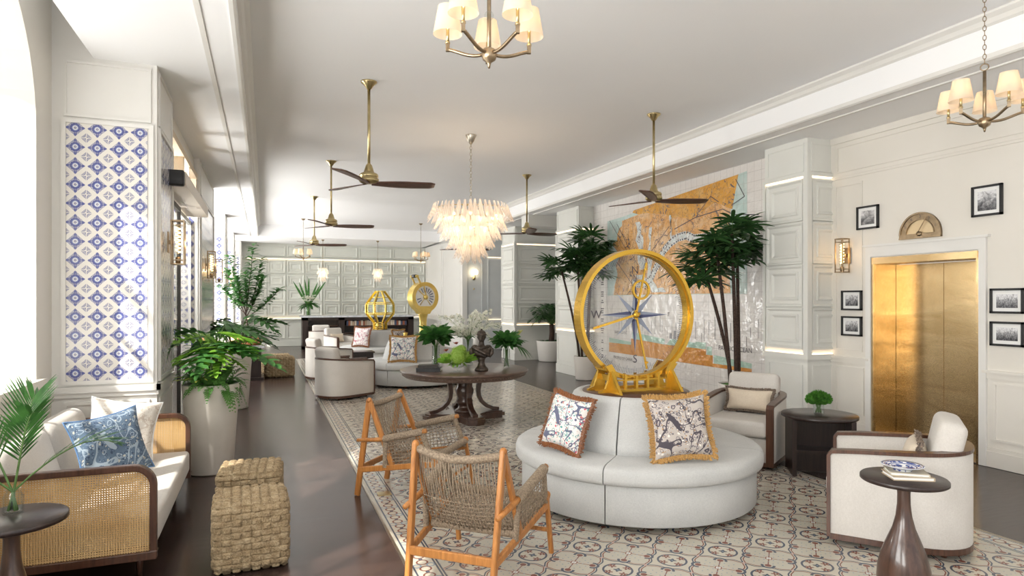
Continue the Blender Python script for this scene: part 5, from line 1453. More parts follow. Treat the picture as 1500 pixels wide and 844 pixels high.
pillow('lumbar_pillow', 'beige bolster pillow with brown fringe on the armchair by the mural', .50, .24, .14, M['beigefab'], (p_.x, p_.y, .615), heading(-.84,-.54)+pi, radians(-14), M['fr_brown'])
d_ = Vector((-.62,.78,0)).normalized(); p_ = Vector((4.235,3.235,0))-d_*.09
pillow('lumbar_pillow', 'bolster pillow with brown fringe half hidden in the nearest right armchair', .46, .24, .13, M['beigefab'], (p_.x, p_.y, .605), heading(-.62,.78)+pi, radians(-14), M['fr_brown'])
d_ = Vector((.5,-.86,0)).normalized(); p_ = Vector((2.0,18.95,0))+d_*-.08
pillow('lumbar_pillow', 'tan bolster pillow on the far armchair facing the viewer', .46, .26, .12, M['beigefab'], (p_.x, p_.y, .61), heading(.5,-.86)+pi, radians(-14))
pillow('throw_pillow', 'blue toile square pillow leaning on the cane sofa cushions', .50, .48, .17, M['pil_blue'], (-1.03, 5.28, .66), radians(38), radians(-20), None, radians(-6), mat('blue_piping',(.10,.20,.38),.7))
pillow('throw_pillow', 'cream lace patterned pillow at the far end of the cane sofa', .50, .46, .16, M['pil_cream'], (-1.06, 5.86, .675), radians(10), radians(-14), None, radians(10), M['paper'])

# =================================================================== TABLE ITEMS
def bookm(w_, d, h, cov, name, label, loc, rz, group=None):
    t = thing(name, label, 'book', loc, rz, group)
    m = MB(); m.box(-w_/2,w_/2,-d/2,d/2,0,.004); m.box(-w_/2,w_/2,-d/2,d/2,h-.004,h); m.box(-w_/2,w_/2,-d/2-.002,-d/2+.004,.0,h)
    for x in (-.3,-.1,.1,.3): m.box(w_*x-.003,w_*x+.003,-d/2-.005,-d/2,0.002,h-.002)
    part('cover', m, cov, t); m = MB(); m.box(-w_/2+.006,w_/2-.006,-d/2+.004,d/2-.006,.004,h-.004); part('pages', m, M['paper'], t); return t
T = .72
bookm(.33, .24, .052, M['black'], 'book', 'black bound book at the bottom of the stack on the dark round table', (2.12, 8.60, T), radians(-22), 'black books on the round table')
bookm(.28, .21, .035, M['charcoal'], 'book', 'black bound book on top of the stack on the dark round table', (2.11, 8.60, T+.053), radians(-18), 'black books on the round table')
bookm(.17, .22, .022, mat('tan_cover',(.50,.40,.28),.6), 'book', 'tan book under the blue plate on the right side table', (3.52, 2.635, .66), radians(60))
bookm(.16, .20, .018, mat('ivory_cover',(.62,.56,.44),.6), 'book', 'cream book between the tan book and the blue plate', (3.515, 2.64, .683), radians(52))
m = MB(); m.lathe([(0,0),(.05,0),(.052,.004),(.060,.012),(.09,.022),(.112,.030),(.113,.033),(.09,.027),(.058,.017),(0,.013)], 48)
single('porcelain_plate', m, M['plate'], 'blue and white patterned plate on the books on the right side table', 'plate', (3.50, 2.65, .7015))

# bust
t = thing('bronze_bust', 'dark bronze bust of a draped figure with a cap on the round table', 'bust', (2.80, 8.36, T))
m = MB(); m.lathe([(0,0),(.085,0),(.088,.02),(.08,.035),(.055,.06),(.042,.10),(.045,.14),(.06,.165),(0,.17)], 28); part('socle', m, M['bust'], t)
m = MB()
m.ball((0,0,.235),.105,20,14,(1.15,.72,.80)); m.ball((-.085,0,.275),.055,14,10,(1,.85,.9)); m.ball((.085,0,.275),.055,14,10,(1,.85,.9)); m.ball((0,-.03,.26),.075,14,10,(1.2,.7,.9))
m.tube([(0,0,.29),(0,-.005,.345),(0,-.008,.38)], [.048,.034,.032], 12)
m.ball((0,-.012,.425),.062,20,16,(.82,.92,1.12)); m.ball((0,-.05,.395),.028,12,8,(1,.8,.8)); m.ball((0,-.073,.418),.012,8,6,(.8,1,1.5))
m.ball((-.052,-.005,.42),.012,8,6,(.5,1,1.4)); m.ball((.052,-.005,.42),.012,8,6,(.5,1,1.4))
m.ball((0,-.066,.395),.014,8,6,(1.3,.5,.35)); m.ball((-.022,-.062,.436),.010,8,6,(1.3,.5,.5)); m.ball((.022,-.062,.436),.010,8,6,(1.3,.5,.5))
m.tube([(-.12,-.02,.30),(-.05,-.085,.265),(.03,-.095,.225),(.10,-.05,.19)], [.02,.022,.022,.018], 8)
m.tube([(-.10,-.05,.24),(-.03,-.09,.21),(.05,-.085,.18)], [.014,.016,.012], 8); m.tube([(.11,.0,.31),(.06,-.07,.30),(0,-.085,.285),(-.06,-.07,.30)], .014, 8)
m.tube([(-.13,0,.28),(-.135,-.01,.22),(-.10,-.01,.17)], [.026,.024,.016], 8); m.tube([(.13,0,.28),(.135,-.01,.22),(.10,-.01,.17)], [.026,.024,.016], 8)
o = part('figure', m, M['bust'], t); rm = o.modifiers.new('remesh','REMESH'); rm.mode = 'VOXEL'; rm.voxel_size = .0055; rm.use_smooth_shade = True
m = MB(); m.ball((0,.002,.462),.062,20,12,(.92,1.0,.72)); m.lathe([(.060,.438),(.068,.445),(.066,.456),(.055,.462)], 24, (0,-.002,0)); m.ball((0,-.0,.51),.014,10,8); part('cap', m, M['bust'], t)
t.rotation_euler = (0,0,radians(-15)); t.scale = (1.08,1.08,1.12)
# =================================================================== PLANTS
rnd = random.Random(21)
def V(*a): return Vector(a)
def blade(mb, p0, d, up, L, w_, droop=.0, n=5, fold=.12, shape=None):
    # single lanceolate leaf from p0 along d
    d = d.normalized(); side = d.cross(up)
    if side.length < 1e-4: side = d.orthogonal()
    side.normalize(); nn = side.cross(d).normalized(); vs = []
    for i in range(n+1):
        u = i/n; c = p0+d*(L*u)+V(0,0,-1)*(droop*L*u*u); ww = w_*(shape(u) if shape else sin(pi*min(.97,.08+.9*u))**.8)
        vs += [c-side*ww/2+nn*ww*fold, c, c+side*ww/2+nn*ww*fold]
    fs = []
    for i in range(n): fs += [(i*3,i*3+1,i*3+4,i*3+3),(i*3+1,i*3+2,i*3+5,i*3+4)]
    mb.add(vs, fs, True)
def frond(mb, pts, L, w_, n=22, ang=60, droop=.25, start=.15, st=None, taper=True, end=.35):
    # pinnate frond along a polyline of Vectors
    P_ = [Vector(p) for p in pts]; seg = len(P_)-1
    if st is not None: st.tube(P_, [.006*(1-.7*i/seg) for i in range(seg+1)], 5)
    for i in range(n):
        u = start+(1-start)*(i+.5)/n; f = u*seg; k = min(seg-1,int(f)); q = f-k
        c = P_[k].lerp(P_[k+1], q); d = (P_[k+1]-P_[k]).normalized(); side = d.cross(V(0,0,1))
        if side.length < 1e-3: side = V(1,0,0)
        side.normalize(); up = side.cross(d)
        l = L*(sin(pi*min(1,max(0,(u-start)/(1-start))*.75+.22)) if taper else 1)
        for s in (-1,1):
            a = radians(ang*(1-.45*u)); dd = d*cos(a)+side*s*sin(a)+up*.15
            blade(mb, c, dd, up, l*rnd.uniform(.9,1.1), w_, droop, 4)
def arc(p0, az, L, rise, drop, n=8):
    pts = []
    for i in range(n+1):
        u = i/n; r = L*u*(1-.12*u); z = rise*sin(u*pi/2)*1.0-drop*u*u
        pts.append(V(p0[0]+cos(az)*r, p0[1]+sin(az)*r, p0[2]+z))
    return pts
def split_leaf(mb, st, base, az, stalk, rise, L, lobes=7, droop=.3):
    # philodendron: stalk then a deeply lobed blade
    S = arc(base, az, stalk, rise, .05, 6); st.tube(S, [.009-.004*i/6 for i in range(7)], 5)
    d = V(cos(az), sin(az), -.10+rnd.uniform(-.2,.25)).normalized(); side = d.cross(V(0,0,1)).normalized(); up = side.cross(d).normalized(); o = S[-1]
    roll = rnd.uniform(-.4,.4); side, up = side*cos(roll)+up*sin(roll), up*cos(roll)-side*sin(roll)
    mid = [o+d*(L*u)+V(0,0,-droop*L*u*u) for u in [i/8 for i in range(9)]]
    for i in range(8):
        wv = L*.12*(1-.5*i/8)
        mb.add([mid[i]-side*wv, mid[i]+side*wv, mid[i+1]+side*wv*.9, mid[i+1]-side*wv*.9], [(0,1,2,3)], True)
    for i in range(lobes):
        u = .02+.90*i/(lobes-1); k = min(7,int(u*8)); c = mid[k].lerp(mid[k+1], u*8-k)
        l = L*(.52*sin(pi*(.30+.62*u)))
        for s in (-1,1):
            a = radians(100-62*u); dd = d*cos(a)+side*s*sin(a)+up*.12
            blade(mb, c-side*s*.003, dd, up, l*rnd.uniform(.88,1.1), L*.135, .22, 4, .10, lambda q: (.75+.35*sin(pi*q))*(1 if q < .75 else max(.05,1-(q-.75)*3.4)))
    blade(mb, mid[-1]-d*.02, d, up, L*.22, L*.11, .3, 3)
def planter(t, prof, m_, soilz, r):
    m = MB(); m.lathe(prof, 48); part('planter', m, m_, t)
    m = MB(); m.lathe([(0,soilz-.02),(r,soilz-.02),(r,soilz),(0,soilz)], 24); part('soil', m, M['soil'], t)
tallprof = [(0,0),(.195,0),(.205,.01),(.262,.86),(.265,.872),(.25,.875),(.243,.86),(.238,.80),(0,.80)]
# planter 1: bromeliad, fern and bright philodendron
t = thing('potted_plants', 'tall bone planter nearest, overflowing with ferns and bright split leaves', 'potted plant', (-.50, 6.98, 0))
planter(t, tallprof, M['planter'], .84, .24)
fern, st, br, dk, by = MB(), MB(), MB(), MB(), MB()
for i in range(95):
    az = rnd.uniform(0,2*pi); L = rnd.uniform(.12,.28); frond(fern, arc((.14*cos(az),.14*sin(az)*1,.84), az, L, rnd.uniform(.06,.26), rnd.uniform(.0,.22), 6), .048, .015, 12, 70, .1)
for i in range(14):
    az = rnd.uniform(-1.3,.9); frond(fern, arc((.16*cos(az),.16*sin(az),.85), az, rnd.uniform(.14,.22), .05, rnd.uniform(.18,.34), 6), .05, .016, 12, 70, .1)
for i in range(8): az = radians(-150+i*44); split_leaf(dk, st, (0,0,.84), az+rnd.uniform(-.2,.2), rnd.uniform(.14,.26), rnd.uniform(.45,.72), rnd.uniform(.38,.48))
for i in range(16): az = radians(-150+i*21); split_leaf(br, st, (.05,-.05,.84), az+rnd.uniform(-.2,.2), rnd.uniform(.06,.20), rnd.uniform(.28,.58), rnd.uniform(.28,.38))
for i in range(16):
    az = 2*pi*i/16; p = V(-.10,-.14,.90+.01*(i%3)); blade(by, p, V(cos(az),sin(az),.45), V(0,0,1), .28, .040, .30, 6)
for q in (fern, st, br, dk, by): clampv(q, 0, -.33)
part('fern', fern, M['fern'], t); part('stems', st, M['stem'], t); part('bright_leaves', br, M['leafbright'], t); part('dark_leaves', dk, M['leaf'], t); part('yellow_rosette', by, leafmat('yellow_green_leaf', (.34,.46,.05), (.62,.66,.14), .35), t)
# planter 2
t = thing('potted_plants', 'tall bone planter behind, with deep green split leaf philodendron', 'potted plant', (-.45, 10.95, 0))
planter(t, tallprof, M['planter'], .84, .24)
br, st = MB(), MB()
for i in range(19):
    az = 2*pi*i/19*1.0+rnd.uniform(-.2,.2); split_leaf(br, st, (rnd.uniform(-.08,.08),rnd.uniform(-.08,.08),.84), az, rnd.uniform(.15,.42), rnd.uniform(.30,.62), rnd.uniform(.36,.48))
for i in range(2): split_leaf(br, st, (0,0,.84), radians(-25+i*20), .30+.06*i, .66-.06*i, .45)
for q in (br, st): clampv(q, 0, -.35)
part('stems', st, M['stem'], t); part('leaves', br, M['leaf'], t)
# tall tree in copper bowl
t = thing('potted_tree', 'tall slender leafy tree in a copper bowl on the dark stand', 'potted plant', (-.38, 14.95, .73))
m = MB(); m.lathe([(0,0),(.26,0),(.31,.03),(.345,.12),(.35,.20),(.335,.20),(.325,.13),(0,.13)], 40); part('copper_bowl', m, M['copper'], t)
m = MB(); m.lathe([(0,.15),(.31,.15),(.31,.17),(0,.17)], 24); part('soil', m, M['soil'], t)
st, lf = MB(), MB()
tips = []
st.tube([V(0,0,.16),V(.02,0,.45),V(-.01,0,.72)], [.022,.018,.015], 8)
def branch(p0, d, L, n, w0):
    pts = [p0]; dd = d.normalized()
    for i in range(n): dd = (dd+V(rnd.uniform(-.12,.12),rnd.uniform(-.12,.12),rnd.uniform(-.02,.10))).normalized(); pts.append(pts[-1]+dd*(L/n))
    st.tube(pts, [w0*(1-.7*i/n) for i in range(n+1)], 6)
    for i in range(1, n*5+1):
        u = i/(n*5); f = u*n; k = min(n-1,int(f)); c = pts[k].lerp(pts[k+1], f-k)
        if u < .22: continue
        for s in range(3):
            az = rnd.uniform(0,2*pi); blade(lf, c, V(cos(az),sin(az),rnd.uniform(.0,.9)), V(0,0,1), rnd.uniform(.14,.23), .075, .25, 4)
for (dx,dy,dz,L,z) in ((-.55,-.1,1,1.05,.62),(-.2,.2,1,1.35,.68),(.05,-.25,1,1.45,.72),(.30,.1,1,1.25,.70),(.62,-.15,1,.95,.60),(.95,-.1,.75,.95,.58),(-.75,.2,.8,.85,.66),(.15,.4,1,1.1,.68),(-.1,-.5,.9,.9,.66)):
    branch(V(0,0,z), V(dx,dy,dz), L, 6, .010)
part('trunk', st, M['bark'], t); part('foliage', lf, M['leaf'], t)
# palm by the far column
t = thing('potted_palm', 'feathery palm in a wide white pot before the far coved column', 'potted plant', (7.50, 16.22, 0))
m = MB(); m.lathe([(0,0),(.34,0),(.36,.02),(.42,.55),(.42,.57),(.40,.57),(.39,.50),(0,.50)], 40); part('pot', m, M['whitepot'], t)
m = MB(); m.lathe([(0,.50),(.39,.50),(.39,.53),(0,.53)], 24); part('soil', m, M['soil'], t)
st, lf, un = MB(), MB(), MB(); st.tube([V(0,0,.5),V(.02,0,.8),V(0,0,1.02)], [.085,.075,.06], 10)
gs = MB()
for i in range(24): frond(lf, arc((0,0,1.0), 2*pi*i/24+rnd.uniform(-.1,.1), rnd.uniform(.5,.85), rnd.uniform(.25,.85), rnd.uniform(.25,.6), 8), .24, .018, 24, 62, .2, st=gs)
for i in range(60): az = rnd.uniform(0,2*pi); r = rnd.uniform(.05,.32); blade(un, V(r*cos(az),r*sin(az),.53), V(cos(az),sin(az),1), V(0,0,1), rnd.uniform(.10,.17), .07, .5, 3)
for q in (gs, lf): clampv(q, 1, .42, -1)
part('trunk', st, M['bark'], t); part('frond_stems', gs, M['stem'], t); part('fronds', lf, M['leafdark'], t); part('undergrowth', un, M['leaf'], t)
# rhapis palms
def rhapis(label, loc, stems, hts, potr=.26, poth=.50, seed=1, R=.42):
    r_ = random.Random(seed)
    t = thing('lady_palm', label, 'potted plant', loc, 0, None)
    m = MB(); m.lathe([(0,0),(potr*.82,0),(potr*.84,.02),(potr,poth-.01),(potr,poth),(potr*.93,poth),(potr*.92,poth-.06),(0,poth-.06)], 36); part('pot', m, M['whitepot'], t)
    m = MB(); m.lathe([(0,poth-.06),(potr*.9,poth-.06),(potr*.9,poth-.02),(0,poth-.02)], 24); part('soil', m, M['moss'], t)
    st, lf, sk = MB(), MB(), MB()
    for (x, y, lx, ly), h in zip(stems, hts):
        pts = [V(x,y,poth-.04)]+[V(x+lx*(k/6)**1.3, y+ly*(k/6)**1.3, poth-.04+(h-poth)*k/6) for k in range(1,7)]
        st.tube(pts, [.026,.027,.025,.025,.024,.022,.018], 8)
        top = pts[-1]
        for i in range(17):
            az = 2*pi*i/17+r_.uniform(-.25,.25); el = r_.uniform(-.15,.95); zz = r_.uniform(-.30,.05)
            pl_ = r_.uniform(.14,.34); b = top+V(0,0,zz); d = V(cos(az)*cos(el), sin(az)*cos(el), sin(el)); e = b+d*pl_
            sk.tube([b, b+d*pl_*.5+V(0,0,.02), e], .0045, 4)
            side = d.cross(V(0,0,1)).normalized(); up = side.cross(d); n = 9
            for k in range(n):
                a = radians(-100+200*k/(n-1)); dd = d*cos(a)+side*sin(a)+V(0,0,-.10)
                blade(lf, e, dd, up, r_.uniform(.85,1.1)*R*(1-.18*abs(a)), .058, .22, 5, .15, lambda q: (.35+.65*sin(pi*min(1,q*.8+.12)))*(1 if q<.85 else (1-q)/.15*.8+.2))
    for q in (lf, sk, st): clampv(q, 0, 6.85-loc[0], -1)
    if loc[1] > 10:
        for q in (lf, sk, st): clampv(q, 1, 12.55-loc[1], -1)
    part('stems', st, M['bark'], t); part('leaf_stalks', sk, M['stem'], t); part('fan_leaves', lf, M['leafdark'], t); return t
rhapis('lady palm in a white pot, left of the mural behind the gold ring', (6.42, 12.15, 0), [(-.08,0,-.15,-.05),(.06,.05,.05,-.15),(.02,-.08,-.10,-.35),(-.1,.08,-.45,0)], [2.75,2.9,2.5,2.45], .25, .50, 4, .44)
rhapis('tall lady palm on the right of the mural, rising behind the armchair', (6.33, 7.36, 0), [(-.10,0,-.20,.05),(-.02,-.03,-.12,-.05),(.08,.03,.05,.10),(0,.08,-.3,.25)], [2.45,2.68,2.60,2.2], .25, .50, 9, .42)

# vases with fatsia leaves
def fatsia(label, loc, extra=None, s=1.0, seed=0):
    r_ = random.Random(seed)
    t = thing('leaf_arrangement', label, 'flower vase', loc)
    m = MB(); m.lathe([(0,0),(.050,0),(.052,.015),(.050,.28),(.047,.28),(.047,.02),(0,.018)], 28); part('glass_vase', m, M['vase'], t)
    st, lf = MB(), MB()
    for k in range(8):
        a = 2*pi*k/8; st.tube([V(.03*cos(a+2),.03*sin(a+2),.02),V(.02*cos(a),.02*sin(a),.28),V(.07*cos(a),.07*sin(a),.36)], .005, 5)
        az = a+r_.uniform(-.3,.3); d = V(cos(az), sin(az), (.35 if k % 2 else 1.5)+r_.uniform(-.1,.3)).normalized(); b = V(.06*cos(az),.06*sin(az),.38+.03*(k%2==0))
        side = d.cross(V(0,0,1)).normalized(); up = side.cross(d); n = 9
        for i in range(n):
            aa = radians(-115+230*i/(n-1)); dd = d*cos(aa)+side*sin(aa)
            blade(lf, b, dd, up, r_.uniform(.22,.29)*(1-.12*abs(aa)), .066, .28, 5, .10, lambda q: (.30+.9*sin(pi*min(1,q*.82+.05)))*(1 if q<.8 else (1-q)/.2*.8+.15))
    part('stems', st, M['stem'], t); part('leaves', lf, M['leaf'], t)
    if extra: extra(t)
    return t
fatsia('glass vase of dark fatsia leaves behind the black books on the round table', (2.31, 8.98, T), seed=2).scale = (1.15,1.15,1.15)
def spikes(t):
    m = MB()
    for i in range(9): a = radians(-30+i*9); blade(m, V(.06,.0,.34), V(cos(a)*.5+.25,sin(a)*.3,.9), V(0,1,0), .30, .022, .1, 5)
    part('yellow_spikes', m, M['petaly'], t)
    m = MB()
    for i in range(9): a = radians(-70+i*14); blade(m, V(.10,-.02,.32), V(cos(a),sin(a),.15), V(0,0,1), .30, .022, .75, 6)
    part('drooping_blades', m, M['leaf'], t)
fatsia('glass vase of fatsia leaves with yellow spikes, right of the bust', (3.27, 8.62, T), spikes, seed=5)
# hydrangea bowl
t = thing('hydrangea_bowl', 'low footed glass bowl of lime green hydrangeas on the round table', 'flower vase', (2.47, 8.42, T))
m = MB(); m.lathe([(0,0),(.055,0),(.055,.006),(.012,.015),(.012,.035),(.06,.05),(.10,.08),(.115,.12),(.11,.12),(.095,.085),(.05,.058),(0,.055)], 32); part('glass_bowl', m, M['vase'], t)
hy, lf = MB(), MB()
for (c, r) in ((V(-.02,-.10,.20),.105),(V(.02,.06,.24),.105),(V(.15,.02,.19),.075),(V(-.15,.03,.18),.075),(V(.05,-.02,.29),.07)):
    hy.ball(c, r*.86, 14, 10)
    for i in range(230):
        z = rnd.uniform(-.75,1); a = rnd.uniform(0,2*pi); q = sqrt(max(0,1-z*z)); n = V(q*cos(a), q*sin(a), z); p = c+n*r*rnd.uniform(.9,1.04)
        s1 = n.orthogonal().normalized(); s2 = n.cross(s1); b = rnd.uniform(0,1.5)
        for k in range(4):
            aa = b+k*pi/2; dd = s1*cos(aa)+s2*sin(aa)+n*.3; hy.add([p, p+(dd*.013+(s1*cos(aa+.6)+s2*sin(aa+.6))*.005), p+dd*.019, p+(dd*.013+(s1*cos(aa-.6)+s2*sin(aa-.6))*.005)], [(0,1,2,3)], False)
for sx, az0 in ((1,-.2),(-1,pi+.2)):
    for i in range(11):
        az = az0+radians(-60+12*i); blade(lf, V(.10*sx,-.02,.13), V(cos(az),sin(az)*.6,.45+rnd.uniform(-.3,.4)), V(0,1,.3), .20, .05, .1, 5)
for i in range(12): az = rnd.uniform(0,6.28); blade(lf, V(0,0,.13), V(cos(az),sin(az),.1), V(0,0,1), .15, .06, .5, 4)
part('flower_heads', hy, M['lime'], t); part('leaves', lf, M['leafbright'], t)
rd = MB()
for c in ((.0,.05,.37),(-.16,.0,.28)):
    for i in range(14): az = rnd.uniform(0,6.28); blade(rd, V(*c), V(cos(az),sin(az),rnd.uniform(.2,1)), V(0,0,1), .06, .025, .1, 3)
part('rust_blossoms', rd, M['petalr'], t)
# orchid vase
t = thing('orchid_arrangement', 'tall glass cylinder with a cloud of white orchid sprays behind the bust', 'flower vase', (2.86, 9.18, T))
m = MB(); m.lathe([(0,0),(.075,0),(.078,.02),(.078,.40),(.073,.40),(.073,.025),(0,.022)], 32); part('glass_vase', m, M['vase'], t)
st, pe, lf = MB(), MB(), MB()
for i in range(22):
    az = 2*pi*i/22+rnd.uniform(-.2,.2); pts = [V(.03*cos(az+3),.03*sin(az+3),.03), V(.02*cos(az),.02*sin(az),.38)]+[Vector(p) for p in arc((.03*cos(az),.03*sin(az),.40), az, rnd.uniform(.25,.62), rnd.uniform(.20,.55), rnd.uniform(.05,.3), 7)]
    st.tube(pts, .0035, 4)
    for j in range(40):
        u = rnd.uniform(.12,1); f = 2+u*(len(pts)-3); k = min(len(pts)-2,int(f)); c = pts[k].lerp(pts[k+1], f-k)+V(rnd.uniform(-.03,.03),rnd.uniform(-.03,.03),rnd.uniform(-.03,.03))
        n = V(rnd.uniform(-1,1),rnd.uniform(-1,1),rnd.uniform(-.5,1)).normalized(); s1 = n.orthogonal().normalized(); s2 = n.cross(s1)
        for q in range(5): aa = q*2*pi/5; dd = s1*cos(aa)+s2*sin(aa); e = s1*cos(aa+.45)+s2*sin(aa+.45); g_ = s1*cos(aa-.45)+s2*sin(aa-.45); pe.add([c, c+e*.018, c+dd*.030, c+g_*.018], [(0,1,2,3)], False)
for i in range(8): az = rnd.uniform(0,6.28); blade(lf, V(0,0,.42), V(cos(az),sin(az),.4), V(0,0,1), .20, .05, .4, 4)
part('stems', st, M['stem'], t); part('blossoms', pe, M['petal'], t); part('leaves', lf, M['leaf'], t)
# moss bowl on right table
t = thing('moss_bowl', 'small square glass bowl with a round green moss posy on the dark side table', 'flower vase', (5.09, 4.74, .58))
m = MB(); m.lathe([(0,0),(.045,0),(.052,.01),(.055,.085),(.050,.085),(.047,.012),(0,.01)], 4, smooth=False); part('glass_bowl', m, M['vase'], t)
m = MB()
for c, r in ((V(0,0,.115),.065),(V(-.05,.01,.11),.05),(V(.055,-.01,.11),.05),(V(.01,-.04,.11),.05)):
    for i in range(420):
        z = rnd.uniform(-.5,1); a = rnd.uniform(0,6.28); q = sqrt(max(0,1-z*z)); n = V(q*cos(a),q*sin(a),z); blade(m, c+n*r*.55, n+V(rnd.uniform(-.3,.3),rnd.uniform(-.3,.3),rnd.uniform(-.3,.3)), V(0,1,0), r*.55, .008, 0, 2)
    m.ball(c, r*.75, 12, 8)
part('moss_posy', m, M['moss'], t); t.scale = (1.3,1.3,1.3)
m = MB()
for k in range(8): m.tube([V(.02*cos(k),.02*sin(k),.012),V(.02*cos(k+2),.02*sin(k+2),.08)], .004, 5)
part('stems', m, M['stem'], t)
# palm cuttings on left table
t = thing('palm_vase', 'small glass bottle holding long palm fronds on the left side table', 'flower vase', (-1.145, 3.77, .66))
m = MB(); m.lathe([(0,0),(.040,0),(.043,.01),(.043,.085),(.030,.105),(.029,.115),(.034,.12),(.031,.12),(.026,.113),(.027,.105),(.039,.083),(.039,.012),(0,.01)], 28); part('glass_bottle', m, M['vase'], t)
lf, st = MB(), MB()
def fr3(az, L, rise, drop, ll, n, ww=.0105):
    a = [V(.02*cos(az+2.5),.02*sin(az+2.5),.015), V(.005*cos(az),.005*sin(az),.11)]+[Vector(p) for p in arc((.008*cos(az),.008*sin(az),.12), az, L, rise, drop, 8)[1:]]
    frond(lf, a, ll, ww, n, 52, .10, .30, st)
fr3(radians(0), .50, .30, .12, .20, 22); fr3(radians(60), .14, .44, .0, .24, 22); fr3(radians(165), .26, .40, .05, .24, 22); fr3(radians(205), .40, .24, .10, .24, 20); fr3(radians(-40), .16, .40, .02, .18, 20)
part('stems', st, M['stem'], t); part('fronds', lf, M['leaf'], t)
# reception flowers
t = thing('lily_arrangement', 'tall green vase of white lilies with spear leaves on the reception desk', 'flower vase', (1.42, 23.35, 1.16))
m = MB(); m.lathe([(0,0),(.09,0),(.09,.34),(.08,.34),(.08,.02),(0,.02)], 24); part('glass_vase', m, M['vase'], t)
st, lf, pe = MB(), MB(), MB()
for i in range(12): a = rnd.uniform(0,6.28); st.tube([V(.05*cos(a),.05*sin(a),.02),V(.04*cos(a+1),.04*sin(a+1),.5)], .013, 5)
for dx, L in ((-.55,.95),(-.35,.85),(.02,.95),(-.12,.9),(.35,.85),(.62,1.0),(.5,.8)): blade(lf, V(dx*.1,0,.4), V(dx,rnd.uniform(-.2,.2),1), V(0,1,0), L, .075, .03, 7)
for i in range(34): az = rnd.uniform(0,6.28); blade(lf, V(.03,0,.42), V(cos(az),sin(az),rnd.uniform(-.3,.3)), V(0,0,1), rnd.uniform(.28,.48), .10, .3, 4)
for i in range(18):
    az = rnd.uniform(0,6.28); c = V(rnd.uniform(.05,.30)*cos(az), rnd.uniform(.05,.2)*sin(az)-.26, .56+rnd.uniform(-.10,.14))
    for k in range(6): a = k*pi/3; blade(pe, c, V(cos(a),sin(a)-.5,.5), V(0,0,1), .15, .065, .3, 4)
part('stems', st, M['stem'], t); part('spear_leaves', lf, M['leaf'], t); part('lilies', pe, M['petal'], t)

# =================================================================== NAUTICAL PIECES
# brass lighthouse lens lantern on the farthest banquette
t = thing('lens_lantern', 'octagonal brass lighthouse lens lantern on the farthest round banquette', 'lantern', (2.89, 17.2, .918))
prof = [(.17,.0),(.17,.18),(.36,.40),(.385,.44),(.385,.68),(.36,.72),(.12,1.02)]
for k in range(8):
    a = 2*pi*k/8+.2; m = MB()
    m_pts = [(r*cos(a), r*sin(a), z) for r, z in prof]
    for i in range(len(m_pts)-1): m.bar(m_pts[i], m_pts[i+1], .026, .060, (cos(a+.01),sin(a+.01),.3))
    part('frame_rib', m, M['lantern'], t)
m = MB()
for r, z in ((.17,.012),(.17,.06),(.17,.12),(.18,.18),(.36,.40),(.385,.44),(.385,.68),(.36,.72),(.24,.86),(.12,1.02)):
    pts = [(r*cos(2*pi*k/8+.2), r*sin(2*pi*k/8+.2), z) for k in range(8)]; m.tube(pts, .011, 6, closed=True, smooth=False)
part('frame_rings', m, M['lantern'], t)
m = MB()
for k in range(8):
    a, b = 2*pi*k/8+.2, 2*pi*(k+1)/8+.2
    for (r0,z0),(r1,z1) in zip(prof[:-1], prof[1:]): m.add([(r0*.98*cos(a),r0*.98*sin(a),z0),(r0*.98*cos(b),r0*.98*sin(b),z0),(r1*.98*cos(b),r1*.98*sin(b),z1),(r1*.98*cos(a),r1*.98*sin(a),z1)], [(0,1,2,3)], False)
part('glass_panels', m, M['glass'], t)
m = MB()
for k in range(8):
    a = 2*pi*(k+.5)/8+.2; m.M = Matrix.Translation((.345*cos(a),.345*sin(a),.56)) @ Matrix.Rotation(a,4,'Z') @ Matrix.Rotation(radians(90),4,'Y')
    for r in (.02,.04,.06,.08,.10): m.tube([(r*cos(2*pi*i/24), r*sin(2*pi*i/24), 0) for i in range(24)], .0095, 5, closed=True)
m.M = None; part('lens_rings', m, M['vase'], t)
# ship telegraph
t = thing('ship_telegraph', 'yellow brass ship engine telegraph on the middle round banquette', 'sculpture', (3.06, 12.95, .918), radians(18))
m = MB(); m.lathe([(0,0),(.17,0),(.17,.03),(.12,.06),(.085,.12),(.075,.30),(.085,.42),(.10,.48),(.12,.55),(0,.56)], 32, sy=.8); part('pedestal', m, M['paleyellow'], t)
ZC = .845
m = MB(); ring_prof(m, [(.315,-.10),(.315,.10),(.235,.10),(.235,.085),(.235,-.085),(.235,-.10)], 64, (0,0,ZC)); m.extrude_xz([(-.11,.50),(.11,.50),(.22,.66),(-.22,.66)], -.09, .09); part('drum', m, M['paleyellow'], t)
m = MB(); m.M = Matrix.Translation((0,0,ZC)) @ Matrix.Rotation(radians(90),4,'X'); m.lathe([(0,-.088),(.238,-.088),(.238,.088),(0,.088)], 48, smooth=False); m.M = None; part('dial_face', m, M['paper'], t)
m = MB()
for k in range(16):
    if 11 <= k <= 12 : continue
    a = radians(-52+ 284*k/15); dx, dz = cos(a), sin(a); nx, nz = -dz, dx
    r0, r1, w_ = .10, .20, .016
    y = -.090
    if -1 < k: m.add([(r0*dx-nx*w_*.6,y,ZC+r0*dz-nz*w_*.6),(r1*dx-nx*w_,y,ZC+r1*dz-nz*w_),(r1*dx+nx*w_,y,ZC+r1*dz+nz*w_),(r0*dx+nx*w_*.6,y,ZC+r0*dz+nz*w_*.6)], [(0,1,2,3)], False)
part('dial_marks', m, M['steelblue'], t)
m = MB()
